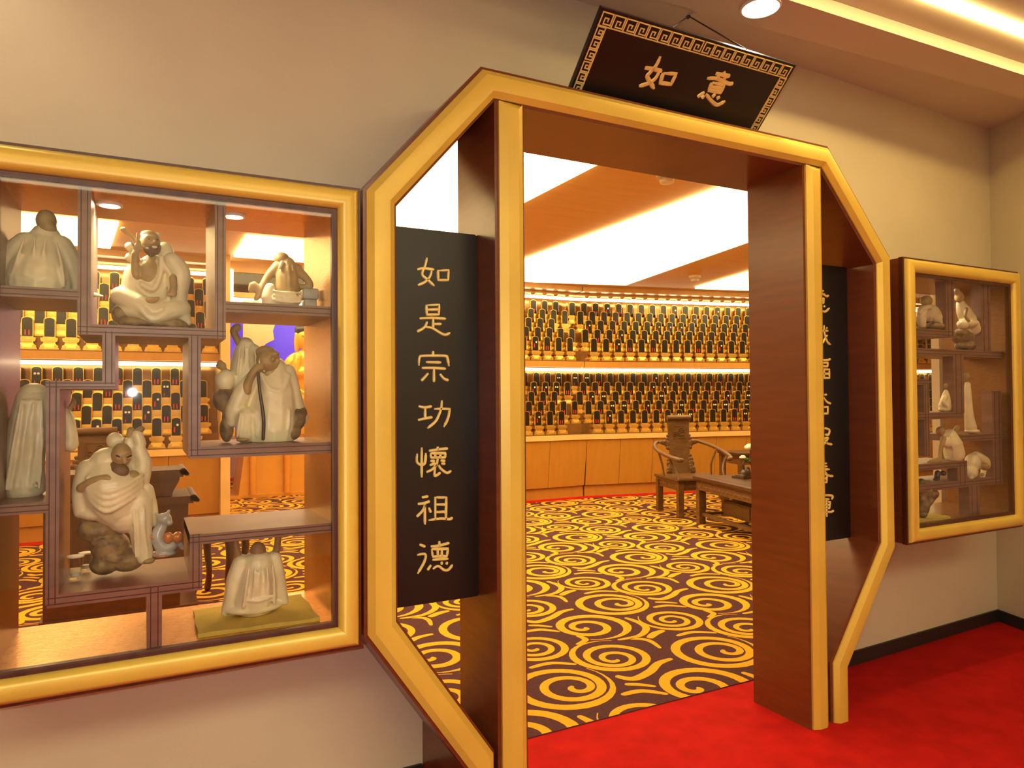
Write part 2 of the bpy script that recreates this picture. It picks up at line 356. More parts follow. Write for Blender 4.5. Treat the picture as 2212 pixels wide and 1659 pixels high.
# ---- carpet with cloud scrolls -------------------------------------------------
def carpet():
    s = 1627 / 510.0
    def fl(x, y):
        p = atz(1130 + x / s, 1080 + y / s, 0); return V((p.x, p.y))
    base = V((2.007, .89)); A1 = V((1.062, .022)); A2 = V((.018, 1.072))
    def spiral(ca, cb, turns, r0, r1, a0, sgn, w0, w1):
        out = []; n = int(turns * 30)
        for i in range(n + 1):
            t = i / n; a = a0 + sgn * 2 * math.pi * turns * t; r = r0 + (r1 - r0) * t ** 0.92
            p = V((r * math.cos(a), r * math.sin(a))); c = ca.lerp(cb, min(1, t * 1.15))
            w = (w0 + (w1 - w0) * t)
            if t < .05: w *= .45 + .55 * t / .05
            if t > .88: w *= max(.12, (1 - t) / .12)
            out.append((c + p, w))
        return out
    def stroke(pts, w):
        P = [fl(*p) - base for p in pts]; out = []
        n = len(P); m = 10
        for i in range(n - 1):
            p0 = P[max(i - 1, 0)]; p1 = P[i]; p2 = P[i + 1]; p3 = P[min(i + 2, n - 1)]
            for k in range(m + (i == n - 2)):
                t = k / m
                q = .5 * ((2 * p1) + (p2 - p0) * t + (2 * p0 - 5 * p1 + 4 * p2 - p3) * t * t + (3 * p1 - p0 - 3 * p2 + p3) * t ** 3)
                g = (i + t) / (n - 1); out.append((q, w * (.30 + .70 * math.sin(math.pi * min(1, max(0, g)) ** .8) ** .5 if 0 < g < 1 else w * .2)))
        return out
    rib = []
    # P runs counter-clockwise outward seen from above, Q R S clockwise
    rib.append((0, spiral(V((-.005, .003)), V((-.088, .052)), 2.68, .028, .288, 2.5, 1, .019, .030)))
    rib.append((1, spiral(V((.376, .226)), V((.405, .280)), 2.75, .014, .252, -.6, -1, .017, .026)))
    rib.append((2, spiral(V((.522, .780)), V((.588, .779)), 2.28, .014, .262, -.4, -1, .019, .033)))
    rib.append((3, spiral(V((.062, .597)), V((.076, .610)), 2.55, .014, .222, -.5, -1, .016, .0245)))
    for pts, w in (([(700, 815), (800, 850), (848, 890), (800, 940), (650, 970)], .030), ([(735, 962), (830, 965), (890, 985), (948, 1028)], .024),
                   ([(868, 958), (910, 925), (972, 903)], .034), ([(372, 938), (430, 968), (368, 1003)], .026),
                   ([(635, 1218), (760, 1238), (870, 1190), (935, 1130), (1028, 1098)], .034), ([(698, 1276), (800, 1278), (918, 1292)], .022),
                   ([(676, 1350), (820, 1322), (1003, 1345)], .026), ([(40, 1165), (190, 1130), (372, 1138)], .024)):
        rib.append((4, stroke(pts, w * .80)))
    g = MB()
    for i in range(-6, 14):
        for j in range(-2, 12):
            o = base + A1 * i + A2 * j
            if not (-3.4 < o.x < 12.5): continue
            if o.y > 7.2 and not (-.6 < o.x < 5.2): continue
            for lay, pl in rib:
                z = .0042 + .00012 * lay; vs = []; n = len(pl)
                for k, (p, w) in enumerate(pl):
                    t = (pl[min(k + 1, n - 1)][0] - pl[max(k - 1, 0)][0])
                    t = t.normalized() if t.length > 1e-9 else V((1, 0)); nn = V((-t.y, t.x))
                    for sg in (1, -1):
                        q = o + p + nn * (w * sg); vs.append((q.x, q.y, z))
                g.add(vs, [(2 * k, 2 * k + 1, 2 * k + 3, 2 * k + 2) for k in range(n - 1)], 1)
    bm = bmesh.new(); vv = [bm.verts.new(v) for v in g.v]
    for f in g.f: bm.faces.new([vv[i] for i in f])
    def cut(co, no):
        bmesh.ops.bisect_plane(bm, geom=bm.verts[:] + bm.edges[:] + bm.faces[:], plane_co=co, plane_no=no, clear_outer=True)
    cut((0, .532, 0), (0, -1, 0)); cut((-3.55, 0, 0), (-1, 0, 0)); cut((0, 11.9, 0), (0, 1, 0))
    for f in bm.faces: f.normal_update()
    me = MB(); bm.verts.index_update()
    me.v = [v.co.copy() for v in bm.verts]; me.f = [[v.index for v in (f.verts if f.normal.z > 0 else reversed(f.verts[:]))] for f in bm.faces]; me.m = [1] * len(me.f); bm.free()
    me.box(-3.6, 13.9, .53, 7.33, -.03, .004, 0); me.box(.80, 4.6, 7.33, 12.15, -.03, .004, 0)
    return me
cm = carpet()
me = bpy.data.meshes.new('floor_hall'); me.from_pydata([tuple(v) for v in cm.v], [], cm.f)
me.materials.append(M['purple']); me.materials.append(M['yellow'])
for p, i in zip(me.polygons, cm.m): p.material_index = i
o = bpy.data.objects.new('floor_hall', me); COL.objects.link(o)
tag(o, 'plum carpet with amber cloud scrolls in the hall', 'floor', None, 'structure')
mb = MB(); mb.box(-3.6, .80, 6.56, 6.95, .003, .007); mb.prismz([(4.6, 6.56), (5.85, 6.56), (13.8, 4.90), (13.8, 5.3), (5.9, 6.95), (4.6, 6.95)], .003, .007)
mb.box(.80, 4.6, 11.6, 12.15, .003, .007)
struct(mb, 'trim_1', M['red'], 'red carpet border along the foot of the tablet cabinets', 'carpet border')

# ---- lit panels, detectors, downlights -----------------------------------------
def lightpanel(poly, label):
    mb = MB(); mb.prismz(poly, 3.118, 3.149); tag(mb.build('ceiling_light_panel', M['panel']), label, 'ceiling light', 'lit ceiling panels of the hall')
lightpanel([(1.5, 1.86), (2.82, 1.86), (2.82, 4.7), (1.5, 4.7)], 'glowing ceiling panel nearest inside the doorway, left of the amber beam')
lightpanel([(4.03, 1.8), (5.40, 1.8), (6.25, 6.17), (4.9, 6.5), (4.03, 6.5)], 'largest glowing ceiling panel, in the middle of the doorway view')
lightpanel([(6.86, 3.4), (9.4, 2.9), (9.95, 5.35), (7.42, 6.0)], 'small glowing ceiling panel corner beside the right door post')
lightpanel([(-2.3, 5.25), (-.20, 5.25), (-.31, 6.49), (-2.3, 6.49)], 'glowing ceiling panel seen behind the top left shelves of the display case')
lightpanel([(.92, 5.28), (3.2, 5.28), (3.2, 6.4), (.92, 6.4)], 'glowing ceiling panel seen behind the statue leaning on stacked boxes')
lightpanel([(-2.3, 1.0), (-.30, 1.0), (-.30, 4.3), (-2.3, 4.3)], 'added unseen ceiling panel lighting the left of the hall')  # extra panel out of view, added to light the hall and figures from behind
lightpanel([(1.2, 8.2), (4.2, 8.2), (4.2, 11.0), (1.2, 11.0)], 'glowing ceiling panel over the altar')
for (px, py), lb in (((1440, 375), 'small round detector on the amber ceiling under the door header'), ((1501, 596), 'small round detector on the ceiling above the tablet shelves')):
    p = atz(px, py, 3.15); mb = MB(); mb.lathe([(.02, -.075), (.05, -.07), (.055, -.05), (.035, -.045), (.035, -.035), (.075, -.03), (.085, 0)], (p.x, p.y, 3.15), 20)
    tag(mb.build('smoke_detector', M['white']), lb, 'detector', 'ceiling detectors')
def downlight(x, y, z, label, e=16.0, r=.076):
    t = thing('downlight', (x, y, z), label, 'ceiling light', 'corridor downlights')
    mb = MB(); mb.lathe([(r + .008, 0), (r + .008, -.006), (r, -.008), (r, -.002)], (x, y, z), 28); part(mb, 'rim', M['white'], t)
    mb = MB(); mb.lathe([(.002, -.006), (r, -.0045), (r, -.002), (.002, -.001)], (x, y, z), 28); part(mb, 'lens', M['bulb'], t)
    l = lamp('downlight_beam', 'SPOT', (0, 0, -.03), e, WARM2, .06, None, 120, .7); l.parent = t
    return t
DL = atz(1643, 15, 3.15)
downlight(DL.x, DL.y, 3.15, 'bright round downlight in the ceiling strip above the black plaque', 20)
for k, x in enumerate((-.5, -2.2)):  # out-of-view fixtures added along the strip to brighten the corridor
    downlight(x, c2(x) - .13, 3.15, ('added unseen downlight above the left display case', 'added unseen downlight far left along the ceiling strip')[k], 6)
for k, (x, y) in enumerate(((-1.2, -2.6), (1.2, -2.6), (3.4, -2.6))):  # more downlights added out of view as fill for the front wall
    downlight(x, y, 3.21, ('added unseen downlight behind the viewer, left', 'added unseen downlight behind the viewer, middle', 'added unseen downlight behind the viewer, right')[k], 9)

mb = MB(); mb.box(-2.5, 3.2, -4.3, -3.2, 3.17, 3.208); tag(mb.build('ceiling_light_panel', M['fillpanel']), 'added fill light panel on the corridor ceiling, unseen behind the viewer', 'ceiling light')  # large emitter added behind the viewer for frontal fill
# ================================================================ OCTAGONAL DOORWAY
OCT = [(.975, 0.0), (.975, .238), (.627, .742), (.627, 2.172), (1.048, 2.658), (2.828, 2.658), (3.267, 2.178), (3.270, .752), (2.916, .236), (2.916, 0.0)]
door = thing('doorway_surround', (1.945, .2, 0), 'golden octagonal doorway frame with mahogany sides on red carpet', 'door frame')
mb = MB(); mb.sweep(OCT, [(0, .005), (0, .42), (.113, .42), (.113, .012), (.10, .005)], False); part(mb, 'wooden_body', M['wood'], door, 30)
mb = MB(); mb.sweep(OCT, [(.011, .006), (.011, .0), (.032, -.018), (.036, -.019), (.080, -.019), (.085, -.018), (.104, .0), (.104, .006)], False); part(mb, 'gilt_moulding', M['gold'], door, 25)
for x0, x1 in ((1.100, 1.218), (2.658, 2.778)):
    mb = MB(); mb.box(x0, x1, .006, .335, 0, 2.546); pp = part(mb, 'door_post', M['wood'], door, 30)
    g0, g1 = x0 + .014, x1 - .010
    mb = MB(); pr = [(g0, .007), (g0, -.004), (g0 + .03, -.017), (g1 - .022, -.017), (g1, -.004), (g1, .007)]
    n = len(pr)
    vs = [(x, y, 0.0) for x, y in pr] + [(x, y, 2.548 + (.0 if y > -.01 else -.022)) for x, y in pr]
    mb.add(vs, [tuple(range(n)), tuple(range(n, 2 * n))] + [(i, (i + 1) % n, n + (i + 1) % n, n + i) for i in range(n)])
    part(mb, 'gilt_strip', M['gold'], pp, 20)

# ================================================================ BOARDS WITH CHARACTERS
def ribbon(mb, pts3, ws, up, h=.004):
    """raised ridge along pts3; up = board normal"""
    P = [V(p) for p in pts3]; n = len(P); up = V(up).normalized(); vs = []; fs = []
    for i, p in enumerate(P):
        t = (P[min(i + 1, n - 1)] - P[max(i - 1, 0)]); t = t.normalized() if t.length > 1e-9 else V((1, 0, 0))
        s = t.cross(up).normalized() * ws[i]
        vs += [p + s + up * .0004, p + s * .55 + up * h, p - s * .55 + up * h, p - s + up * .0004]
    for i in range(n - 1):
        for k in range(3): fs.append((4 * i + k, 4 * i + k + 1, 4 * i + 5 + k, 4 * i + 4 + k))
    fs.append((0, 1, 2, 3)); fs.append((4 * n - 1, 4 * n - 2, 4 * n - 3, 4 * n - 4)); mb.add(vs, fs)
def brush(mb, pts, plane, w, up, curve=True):
    """pts in picture coordinates of the board, `plane` maps them to the board"""
    P = [plane(*p) for p in pts]; n = len(P); q = []
    if n == 2: q = [P[0].lerp(P[1], k / 6) for k in range(7)]
    else:
        for i in range(n - 1):
            p0 = P[max(i - 1, 0)]; p1 = P[i]; p2 = P[i + 1]; p3 = P[min(i + 2, n - 1)]
            if curve:
                for k in range(6):
                    t = k / 6
                    q.append(.5 * ((2 * p1) + (p2 - p0) * t + (2 * p0 - 5 * p1 + 4 * p2 - p3) * t * t + (3 * p1 - p0 - 3 * p2 + p3) * t ** 3))
            else: q += [p1.lerp(p2, k / 4) for k in range(4)]
        q.append(P[-1])
    m = len(q); ws = []
    for i in range(m):
        g = i / (m - 1); f = .82 + .25 * g
        if g < .08: f *= .75
        if g > .94: f *= .6
        ws.append(w * f)
    ribbon(mb, q, ws, up)
def write(mb, ch, plane, w, up):
    sharp = False
    for st in ch:
        if st == 'b': sharp = True; continue
        closed = len(st) > 3 and math.hypot(st[0][0] - st[-1][0], st[0][1] - st[-1][1]) < 12
        brush(mb, st, plane, w, up, not (sharp or closed)); sharp = False
S = lambda *p: list(p)
LEFTCH = [
 [S((285,225),(270,290),(245,365),(290,410),(348,465)), S((325,335),(310,385),(270,430),(205,460)), S((200,325),(250,315),(345,325)), 'b', S((380,335),(470,330),(465,415),(382,415),(378,330))],
 ['b', S((280,630),(390,625),(385,708),(285,710),(280,626)), S((285,668),(385,665)), S((220,742),(330,738),(445,745)), S((338,745),(338,825)), S((340,790),(408,790)), S((287,770),(262,820),(200,855)), S((265,815),(330,825),(430,880),(482,865))],
 [S((337,1020),(337,1050)), S((215,1145),(222,1075),(245,1062),(337,1060),(440,1062),(460,1080),(472,1150)), S((275,1115),(405,1118)), S((240,1165),(345,1165),(445,1172)), S((345,1170),(345,1285)), S((295,1210),(270,1240),(237,1275)), S((395,1215),(430,1255),(468,1270))],
 [S((212,1490),(265,1502),(325,1492)), S((270,1500),(270,1590)), S((207,1610),(265,1597),(330,1585)), S((412,1440),(408,1500),(390,1560),(355,1625),(288,1680)), 'b', S((345,1515),(410,1513),(480,1515),(472,1570),(455,1620),(428,1668))],
 [S((202,1895),(200,1965),(235,1992),(268,1975),(275,1890)), S((240,1842),(240,2098)), S((377,1835),(377,1860)), S((300,1872),(380,1860),(462,1852)), 'b', S((315,1892),(320,1930),(440,1928),(443,1892),(313,1892)), S((355,1895),(357,1928)), S((400,1895),(400,1928)), S((377,1930),(370,1980),(350,2010)), S((312,1958),(352,1958)), S((308,1996),(355,1976)), S((400,1955),(440,1958)), S((405,1980),(440,1982)), S((280,2055),(330,2030),(372,1985)), S((355,2010),(352,2085),(400,2058)), S((385,1990),(402,2022),(455,2060),(492,2042))],
 [S((240,2270),(295,2260)), S((205,2325),(255,2320),(308,2302)), S((270,2325),(250,2380),(197,2435)), S((268,2330),(268,2500)), S((300,2355),(318,2398)), 'b', S((356,2460),(356,2270),(450,2270),(447,2460)), S((360,2330),(445,2330)), S((360,2395),(445,2392)), S((298,2465),(400,2450),(480,2455),(502,2438))],
 [S((220,2670),(270,2690)), S((200,2760),(270,2755),(262,2820),(205,2920)), S((390,2640),(393,2690)), S((315,2688),(390,2680),(475,2658)), 'b', S((325,2710),(335,2775),(455,2770),(465,2708),(322,2710)), S((375,2710),(380,2770)), S((412,2710),(412,2772)), S((330,2802),(465,2792)), S((320,2845),(290,2890)), S((335,2880),(380,2855),(430,2888),(470,2885),(503,2842)), S((410,2815),(412,2842)), S((458,2818),(452,2842))]]
RIGHTCH = [
 [S((150,330),(155,358)), S((120,362),(200,355)), S((205,385),(212,395)), S((105,420),(180,388),(235,415),(256,405)), 'b', S((120,442),(205,440),(200,490),(125,490),(118,440)), S((122,465),(203,465)), S((110,520),(92,562)), S((145,535),(185,580),(225,585),(264,548)), S((165,512),(172,530)), S((207,515),(212,538))],
 [S((95,750),(100,765)), S((70,785),(125,785)), S((80,810),(118,810)), S((80,838),(118,838)), 'b', S((80,868),(118,868),(116,910),(80,910),(80,866)), S((140,805),(190,802),(250,802)), S((140,805),(135,870),(118,930)), S((205,740),(212,830),(240,920),(276,955)), S((242,850),(215,895),(190,940)), S((232,765),(240,775)), S((150,850),(182,850),(175,900))],
 [S((90,1130),(100,1145)), S((70,1180),(125,1180),(75,1250)), S((100,1210),(100,1330)), S((110,1220),(125,1240)), S((150,1128),(240,1132),(276,1118)), 'b', S((165,1162),(250,1160),(245,1200),(165,1200),(165,1160)), S((150,1237),(265,1235),(265,1330),(150,1330),(150,1235)), S((150,1283),(265,1283)), S((207,1235),(207,1330))],
 [S((90,1520),(100,1535)), S((70,1570),(125,1570),(75,1640)), S((100,1600),(100,1730)), S((110,1610),(128,1635)), S((170,1518),(148,1548)), S((205,1520),(236,1516)), S((200,1548),(170,1600),(140,1635)), S((200,1548),(238,1598),(280,1618)), 'b', S((168,1662),(250,1655),(246,1730),(170,1730),(168,1660))],
 ['b', S((70,1930),(140,1930)), S((105,1900),(105,2100)), S((60,1965),(150,1965)), S((85,1985),(95,2008)), S((125,1985),(115,2008)), S((70,2022),(140,2022)), S((65,2052),(145,2052)), S((175,2100),(175,1912),(262,1908),(256,1965),(215,1965)), S((200,2008),(256,2000)), S((256,2000),(225,2050),(190,2090)), S((205,2015),(240,2062),(294,2075))],
 [S((110,2287),(235,2287)), S((105,2320),(240,2320)), S((100,2357),(266,2355)), S((172,2260),(160,2340),(90,2420)), S((205,2360),(250,2420),(306,2430)), 'b', S((130,2412),(238,2410),(235,2500),(130,2500),(130,2408)), S((130,2456),(236,2456))],
 ['b', S((80,2670),(130,2670),(130,2780),(80,2780),(80,2668)), S((80,2725),(130,2725)), S((150,2695),(155,2652),(296,2650),(290,2692)), S((190,2690),(262,2690)), S((170,2722),(277,2720),(266,2790),(172,2790),(170,2720)), S((170,2756),(270,2756)), S((150,2825),(280,2832),(312,2815)), S((235,2690),(235,2888))]]
def board(name, x0, x1, y, z0, z1, chars, plane, w, label, cat):
    b = thing(name, ((x0 + x1) / 2, y, z0), label, cat, 'couplet boards beside the doorway')
    mb = MB(); mb.bevbox(x0, x1, y, y + .03, z0, z1, .004); part(mb, 'board', M['black'], b)
    for ch in chars:
        mb = MB(); write(mb, ch, plane, w, (0, -1, 0))
        part(mb, 'character', M['gilt'], b, 30, 'carved gilt character')
    return b
BY = .155
board('couplet_board', .742, 1.099, BY, .769, 2.103, LEFTCH, lambda x, y: at(850 + x / 3.95, 500 + y / 3.95, BY), .0054, 'black lacquer board with seven gilt characters left of the door opening', 'sign')
board('couplet_board', 2.780, 3.152, BY, .785, 2.143, RIGHTCH, lambda x, y: at(1740 + x / 5.1875, 560 + y / 5.1875, BY), .0062, 'black lacquer board half hidden behind the right door post', 'sign')

# horizontal plaque leaning out over the frame, tied to the wall by a wire
bl, br = at(1238, 182, .05), at(1645.6, 273, .05); tl, tr = at(1300, 18, -.15), at(1716.5, 138, -.15)
zb = (bl.z + br.z) / 2; zt = (tl.z + tr.z) / 2; xl = (bl.x + tl.x) / 2; xr = (br.x + tr.x) / 2
UPP = V((0, -.20, zt - zb)).normalized(); NRM = V((0, -UPP.z, UPP.y))      # front normal faces down and to the viewer
NRM = UPP.cross(V((1, 0, 0))); NRM = NRM if NRM.y < 0 else -NRM
PB = V((xl, .05, zb)); hh = (V((xl, -.15, zt)) - PB).length; low = (zb - 2.668) / UPP.z
plq = thing('name_plaque', ((xl + xr) / 2, .08, 2.668), 'black plaque with two gilt characters and gilt key border on top of the doorway frame', 'sign')
def pq(u, v, n=0.0): return PB + V((u, 0, 0)) + UPP * v + NRM * n
mb = MB(); WQ = xr - xl
mb.add([pq(0, -low, 0), pq(WQ, -low, 0), pq(WQ, hh, 0), pq(0, hh, 0), pq(0, -low, -.022), pq(WQ, -low, -.022), pq(WQ, hh, -.022), pq(0, hh, -.022)],
       [(0, 1, 2, 3), (7, 6, 5, 4), (0, 4, 5, 1), (1, 5, 6, 2), (2, 6, 7, 3), (3, 7, 4, 0)])
part(mb, 'board', M['black'], plq)
pl = lambda x, y: atplane(1200 + x / 3.95, y / 3.95, PB, NRM)
for ch in ([S((895,480),(860,555),(805,620),(782,650),(800,690),(840,755)), S((885,610),(850,670),(790,712),(710,735)), S((760,578),(830,588),(905,608)), 'b', S((918,625),(1030,630),(985,720),(895,707),(918,620))],
           [S((1435,610),(1438,632)), S((1365,625),(1430,640),(1485,650)), S((1392,640),(1385,665)), S((1452,650),(1440,675)), S((1290,668),(1380,672),(1480,715),(1514,705)), 'b', S((1335,705),(1440,725),(1410,790),(1310,770),(1335,702)), S((1325,740),(1425,760)), S((1270,785),(1210,828)), S((1270,812),(1245,840)), S((1282,800),(1330,862),(1380,895),(1446,862)), S((1365,802),(1335,828)), S((1402,826),(1372,842))]):
    mb = MB(); write(mb, ch, pl, .0092, NRM)
    part(mb, 'character', M['gilt'], plq, 30, 'carved gilt character')
# key fret border
mb = MB(); w = .0026
def fret(o, a, b, sx, sy, flip):
    K = [(0, 0), (0, 1), (.92, 1), (.92, .18), (.32, .18), (.32, .62), (.62, .62), (.62, .42)]
    K2 = [(-.02, 0), (.98, 0)]
    for k in (K, K2):
        pts = [o + a * ((1 - p[0] if flip else p[0]) * sx) + b * (p[1] * sy) for p in k]
        for p, q in zip(pts[:-1], pts[1:]):
            d = (q - p).normalized() * w; ribbon(mb, [p - d, q + d], [w, w], NRM, .003)
n = 18; m = .012; bw = .047; du = (WQ - 2 * m) / n
for i in range(n): fret(pq(m + du * i, hh - m - bw, 0), V((1, 0, 0)), UPP, du * .93, bw, i >= n // 2)
hl = hh - 2 * m - bw + low; nv = 6; dv = hl / nv
for i in range(nv):
    fret(pq(m + .034, -low + m + dv * i, 0), UPP, V((-1, 0, 0)), dv * .93, .034, i >= 3)
    fret(pq(WQ - m - .034, -low + m + dv * i, 0), UPP, V((1, 0, 0)), dv * .93, .034, i >= 3)
part(mb, 'key_border', M['gilt'], plq, None, 'gilt key fret border')
nail = atz(1488, 35, 3.268)
mb = MB(); mb.tube([pq(WQ * .33, hh, -.012), nail], .0032, 6); mb.tube([pq(WQ * .72, hh, -.012), nail], .0032, 6); mb.ell(nail + V((0, .004, 0)), (.01, .012, .01), 8, 6)
part(mb, 'hanging_wire', M['steel'], plq)
# ================================================================ DISPLAY CASES
def case(name, x0, x1, z0, z1, label, inner_l, inner_r, members, posts, tilt_r=0.0, pdepth=.369, sdepth=.37, YF=.034, lining='case'):
    c = thing(name, ((x0 + x1) / 2, .2, z0), label, 'display case')
    path = [(x0, z0), (x0, z1), (x1, z1), (x1, z0)]
    mb = MB(); mb.sweep(path, [(0, .006), (0, .03), (.09, .03), (.09, .010), (.078, .006)]); part(mb, 'wooden_rim', M['woodv'], c, 30)
    mb = MB(); pr = [(.010, .008)] + [(.010 + .064 * k / 8, -.004 - .020 * math.sin(math.pi * k / 8) ** .7 if 0 < k < 8 else -.002) for k in range(9)] + [(.074, .008)]
    mb.sweep(path, pr); part(mb, 'gilt_moulding', M['gold'], c, 35)
    ix0, ix1, iz0, iz1 = inner_l, inner_r, z0 + .088, z1 - .083
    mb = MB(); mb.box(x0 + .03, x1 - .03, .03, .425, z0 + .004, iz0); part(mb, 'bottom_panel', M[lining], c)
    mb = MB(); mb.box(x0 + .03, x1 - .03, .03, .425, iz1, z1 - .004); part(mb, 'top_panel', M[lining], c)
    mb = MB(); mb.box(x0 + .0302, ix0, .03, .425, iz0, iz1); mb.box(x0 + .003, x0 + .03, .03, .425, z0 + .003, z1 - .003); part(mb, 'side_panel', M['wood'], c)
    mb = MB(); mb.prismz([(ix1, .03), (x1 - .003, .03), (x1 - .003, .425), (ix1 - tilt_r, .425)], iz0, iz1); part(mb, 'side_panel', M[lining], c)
    mb = MB(); mb.box(x0 + .086, x1 - .086, .012, .017, z0 + .086, z1 - .08); part(mb, 'glass_pane', M['glass'], c, None, 'clear glass pane')
    YB = sdepth
    for (xl, a0, a1, xr, b0, b1) in members:
        X0, X1 = at(xl, a0, YF).x, at(xr, b0, YF).x
        zt = (at(xl, a0, YF).z + at(xr, b0, YF).z) / 2; zb = (at(xl, a1, YF).z + at(xr, b1, YF).z) / 2
        X0 = max(X0, ix0); X1 = min(X1, ix1 - .0015)
        mb = MB(); mb.box(X0, X1, YF, YB, zb, zt, 0); h = zt - zb
        for g in (.26, .74): mb.box(X0, X1, YF - .0012, YF + .002, zb + h * g - .0013, zb + h * g + .0013, 1)
        part(mb, 'shelf', [M['lattice'], M['groove']], c)
    for (xa, ya, xb, yb) in posts:
        X0, X1 = at(xa, ya, YF).x, at(xb, ya, YF).x; zt, zb = at(xa, ya, YF).z, at(xb, yb, YF).z
        zt = min(zt, iz1); zb = max(zb, iz0 )
        mb = MB(); mb.box(X0, X1, YF - .0006, pdepth, zb, zt, 0); w = X1 - X0
        for g in (.26, .74): mb.box(X0 + w * g - .0013, X0 + w * g + .0013, YF - .0016, YF + .002, zb, zt, 1)
        part(mb, 'upright', [M['lattice'], M['groove']], c)
    return c, iz0, iz1
LM = [(-60, 618, 641, 170, 620, 643), (168, 701, 722, 488, 709, 732), (488, 649, 672, 730, 665, 686), (98, 822, 839, 249, 824, 841), (410, 962, 986, 730, 958, 983),
      (-60, 1090, 1113, 105, 1089, 1113), (101, 1287, 1313, 437, 1249, 1276), (410, 1155, 1175, 730, 1129, 1151)]
LP = [(168, 400, 197, 722), (464, 430, 488, 732), (221, 715, 249, 830), (100, 822, 129, 1305), (407, 725, 434, 985), (410, 1155, 437, 1270), (317, 1270, 350, 1410)]
caseL, LZ0, LZ1 = case('display_case', -.42, .619, .71, 2.173, 'larger display case of cream figures at left, gold framed', -.336, .533, LM, LP, .008)
RM = [(1960, 710, 725, 2059, 711, 727), (1960, 755, 769, 2200, 757, 772), (1970, 891, 906, 2080, 890, 905), (1970, 818, 831, 2006, 819, 832), (2078, 937, 951, 2200, 936, 950),
      (1970, 1003, 1017, 2089, 996, 1011), (1975, 1040, 1056, 2162, 1037, 1052)]
RP = [(2042, 600, 2060, 728), (2118, 600, 2138, 760), (2058, 764, 2081, 892), (1995, 830, 2007, 985), (2142, 845, 2162, 1045), (2068, 1000, 2089, 1046), (2093, 1050, 2116, 1125)]
xe = at(2037, 850, .425).x
caseR, RZ0, RZ1 = case('display_case', 3.372, 4.402, .752, 2.19, 'smaller looking display case at right beside the corridor corner, gold framed', 3.452, 4.338, RM, RP, 4.338 - xe, .115, .29, .06, 'case_shaded')
def casespot(px, py, zt, label, case_o, e=CASE_E):
    p = atz(px, py, zt - .004)
    t = thing('case_spotlight', (p.x, p.y, zt), label, 'spotlight', 'display case spotlights')
    mb = MB(); mb.lathe([(.036, 0), (.036, -.006), (.028, -.008), (.026, -.001)], (p.x, p.y, zt), 22); part(mb, 'rim', M['white'], t)
    mb = MB(); mb.lathe([(.001, -.007), (.026, -.005), (.026, -.001), (.001, -.001)], (p.x, p.y, zt), 22); part(mb, 'lens', M['casebulb'], t)
    l = lamp('spot_beam', 'SPOT', (0, 0, -.015), e, WARM2, .03, None, 140, .6); l.parent = t
casespot(237, 443, LZ1, 'bright spotlight in the left display case ceiling above the seated figure with raised hand', caseL)
casespot(505, 467, LZ1, 'bright spotlight in the left display case ceiling above the figure on stacked boxes', caseL)
casespot(2035, 617, RZ1, 'spotlight in the ceiling of the right display case', caseR, 1.6)
# yellow cloth mats
def clothmat(name, corners, label, th=.012):
    mb = MB(); n = 10; P = [V(c) for c in corners]; top = []
    for i in range(n + 1):
        for j in range(n + 1):
            a = P[0].lerp(P[1], i / n); b = P[3].lerp(P[2], i / n); p = a.lerp(b, j / n)
            p = p + V((.002 * math.sin(i * 2.1 + j), .003 * math.sin(j * 1.7 + i * .6), th + .0015 * math.sin(i * 1.3) * math.cos(j * 1.1))); top.append(p)
    N1 = n + 1; k = len(top); vs = top + [V((p.x, p.y, P[0].z)) for p in top]
    fs = [(i * N1 + j, (i + 1) * N1 + j, (i + 1) * N1 + j + 1, i * N1 + j + 1) for i in range(n) for j in range(n)]
    fs += [tuple(x + k for x in reversed(f)) for f in fs]
    ring = [j for j in range(N1)] + [i * N1 + n for i in range(1, N1)] + [n * N1 + j for j in range(n - 1, -1, -1)] + [i * N1 for i in range(n - 1, 0, -1)]
    for a, b in zip(ring, ring[1:] + ring[:1]): fs.append((a, b, b + k, a + k))
    mb.add(vs, fs); return tag(mb.build(name, M['mat'], None, 60), label, 'mat', 'yellow mats in the display cases')
q = [atz(*p, LZ0 + .012) for p in ((430, 1383), (697, 1342), (650, 1283), (418, 1318))]
for v in q: v.z = LZ0 + .0005
q[0].y = max(q[0].y, .055); q[1].y = max(q[1].y, .05); q[2].x = min(q[2].x, .515); q[1].x = min(q[1].x, .52)
clothmat('cloth_mat', q, 'pale yellow mat under the figure with both arms raised')

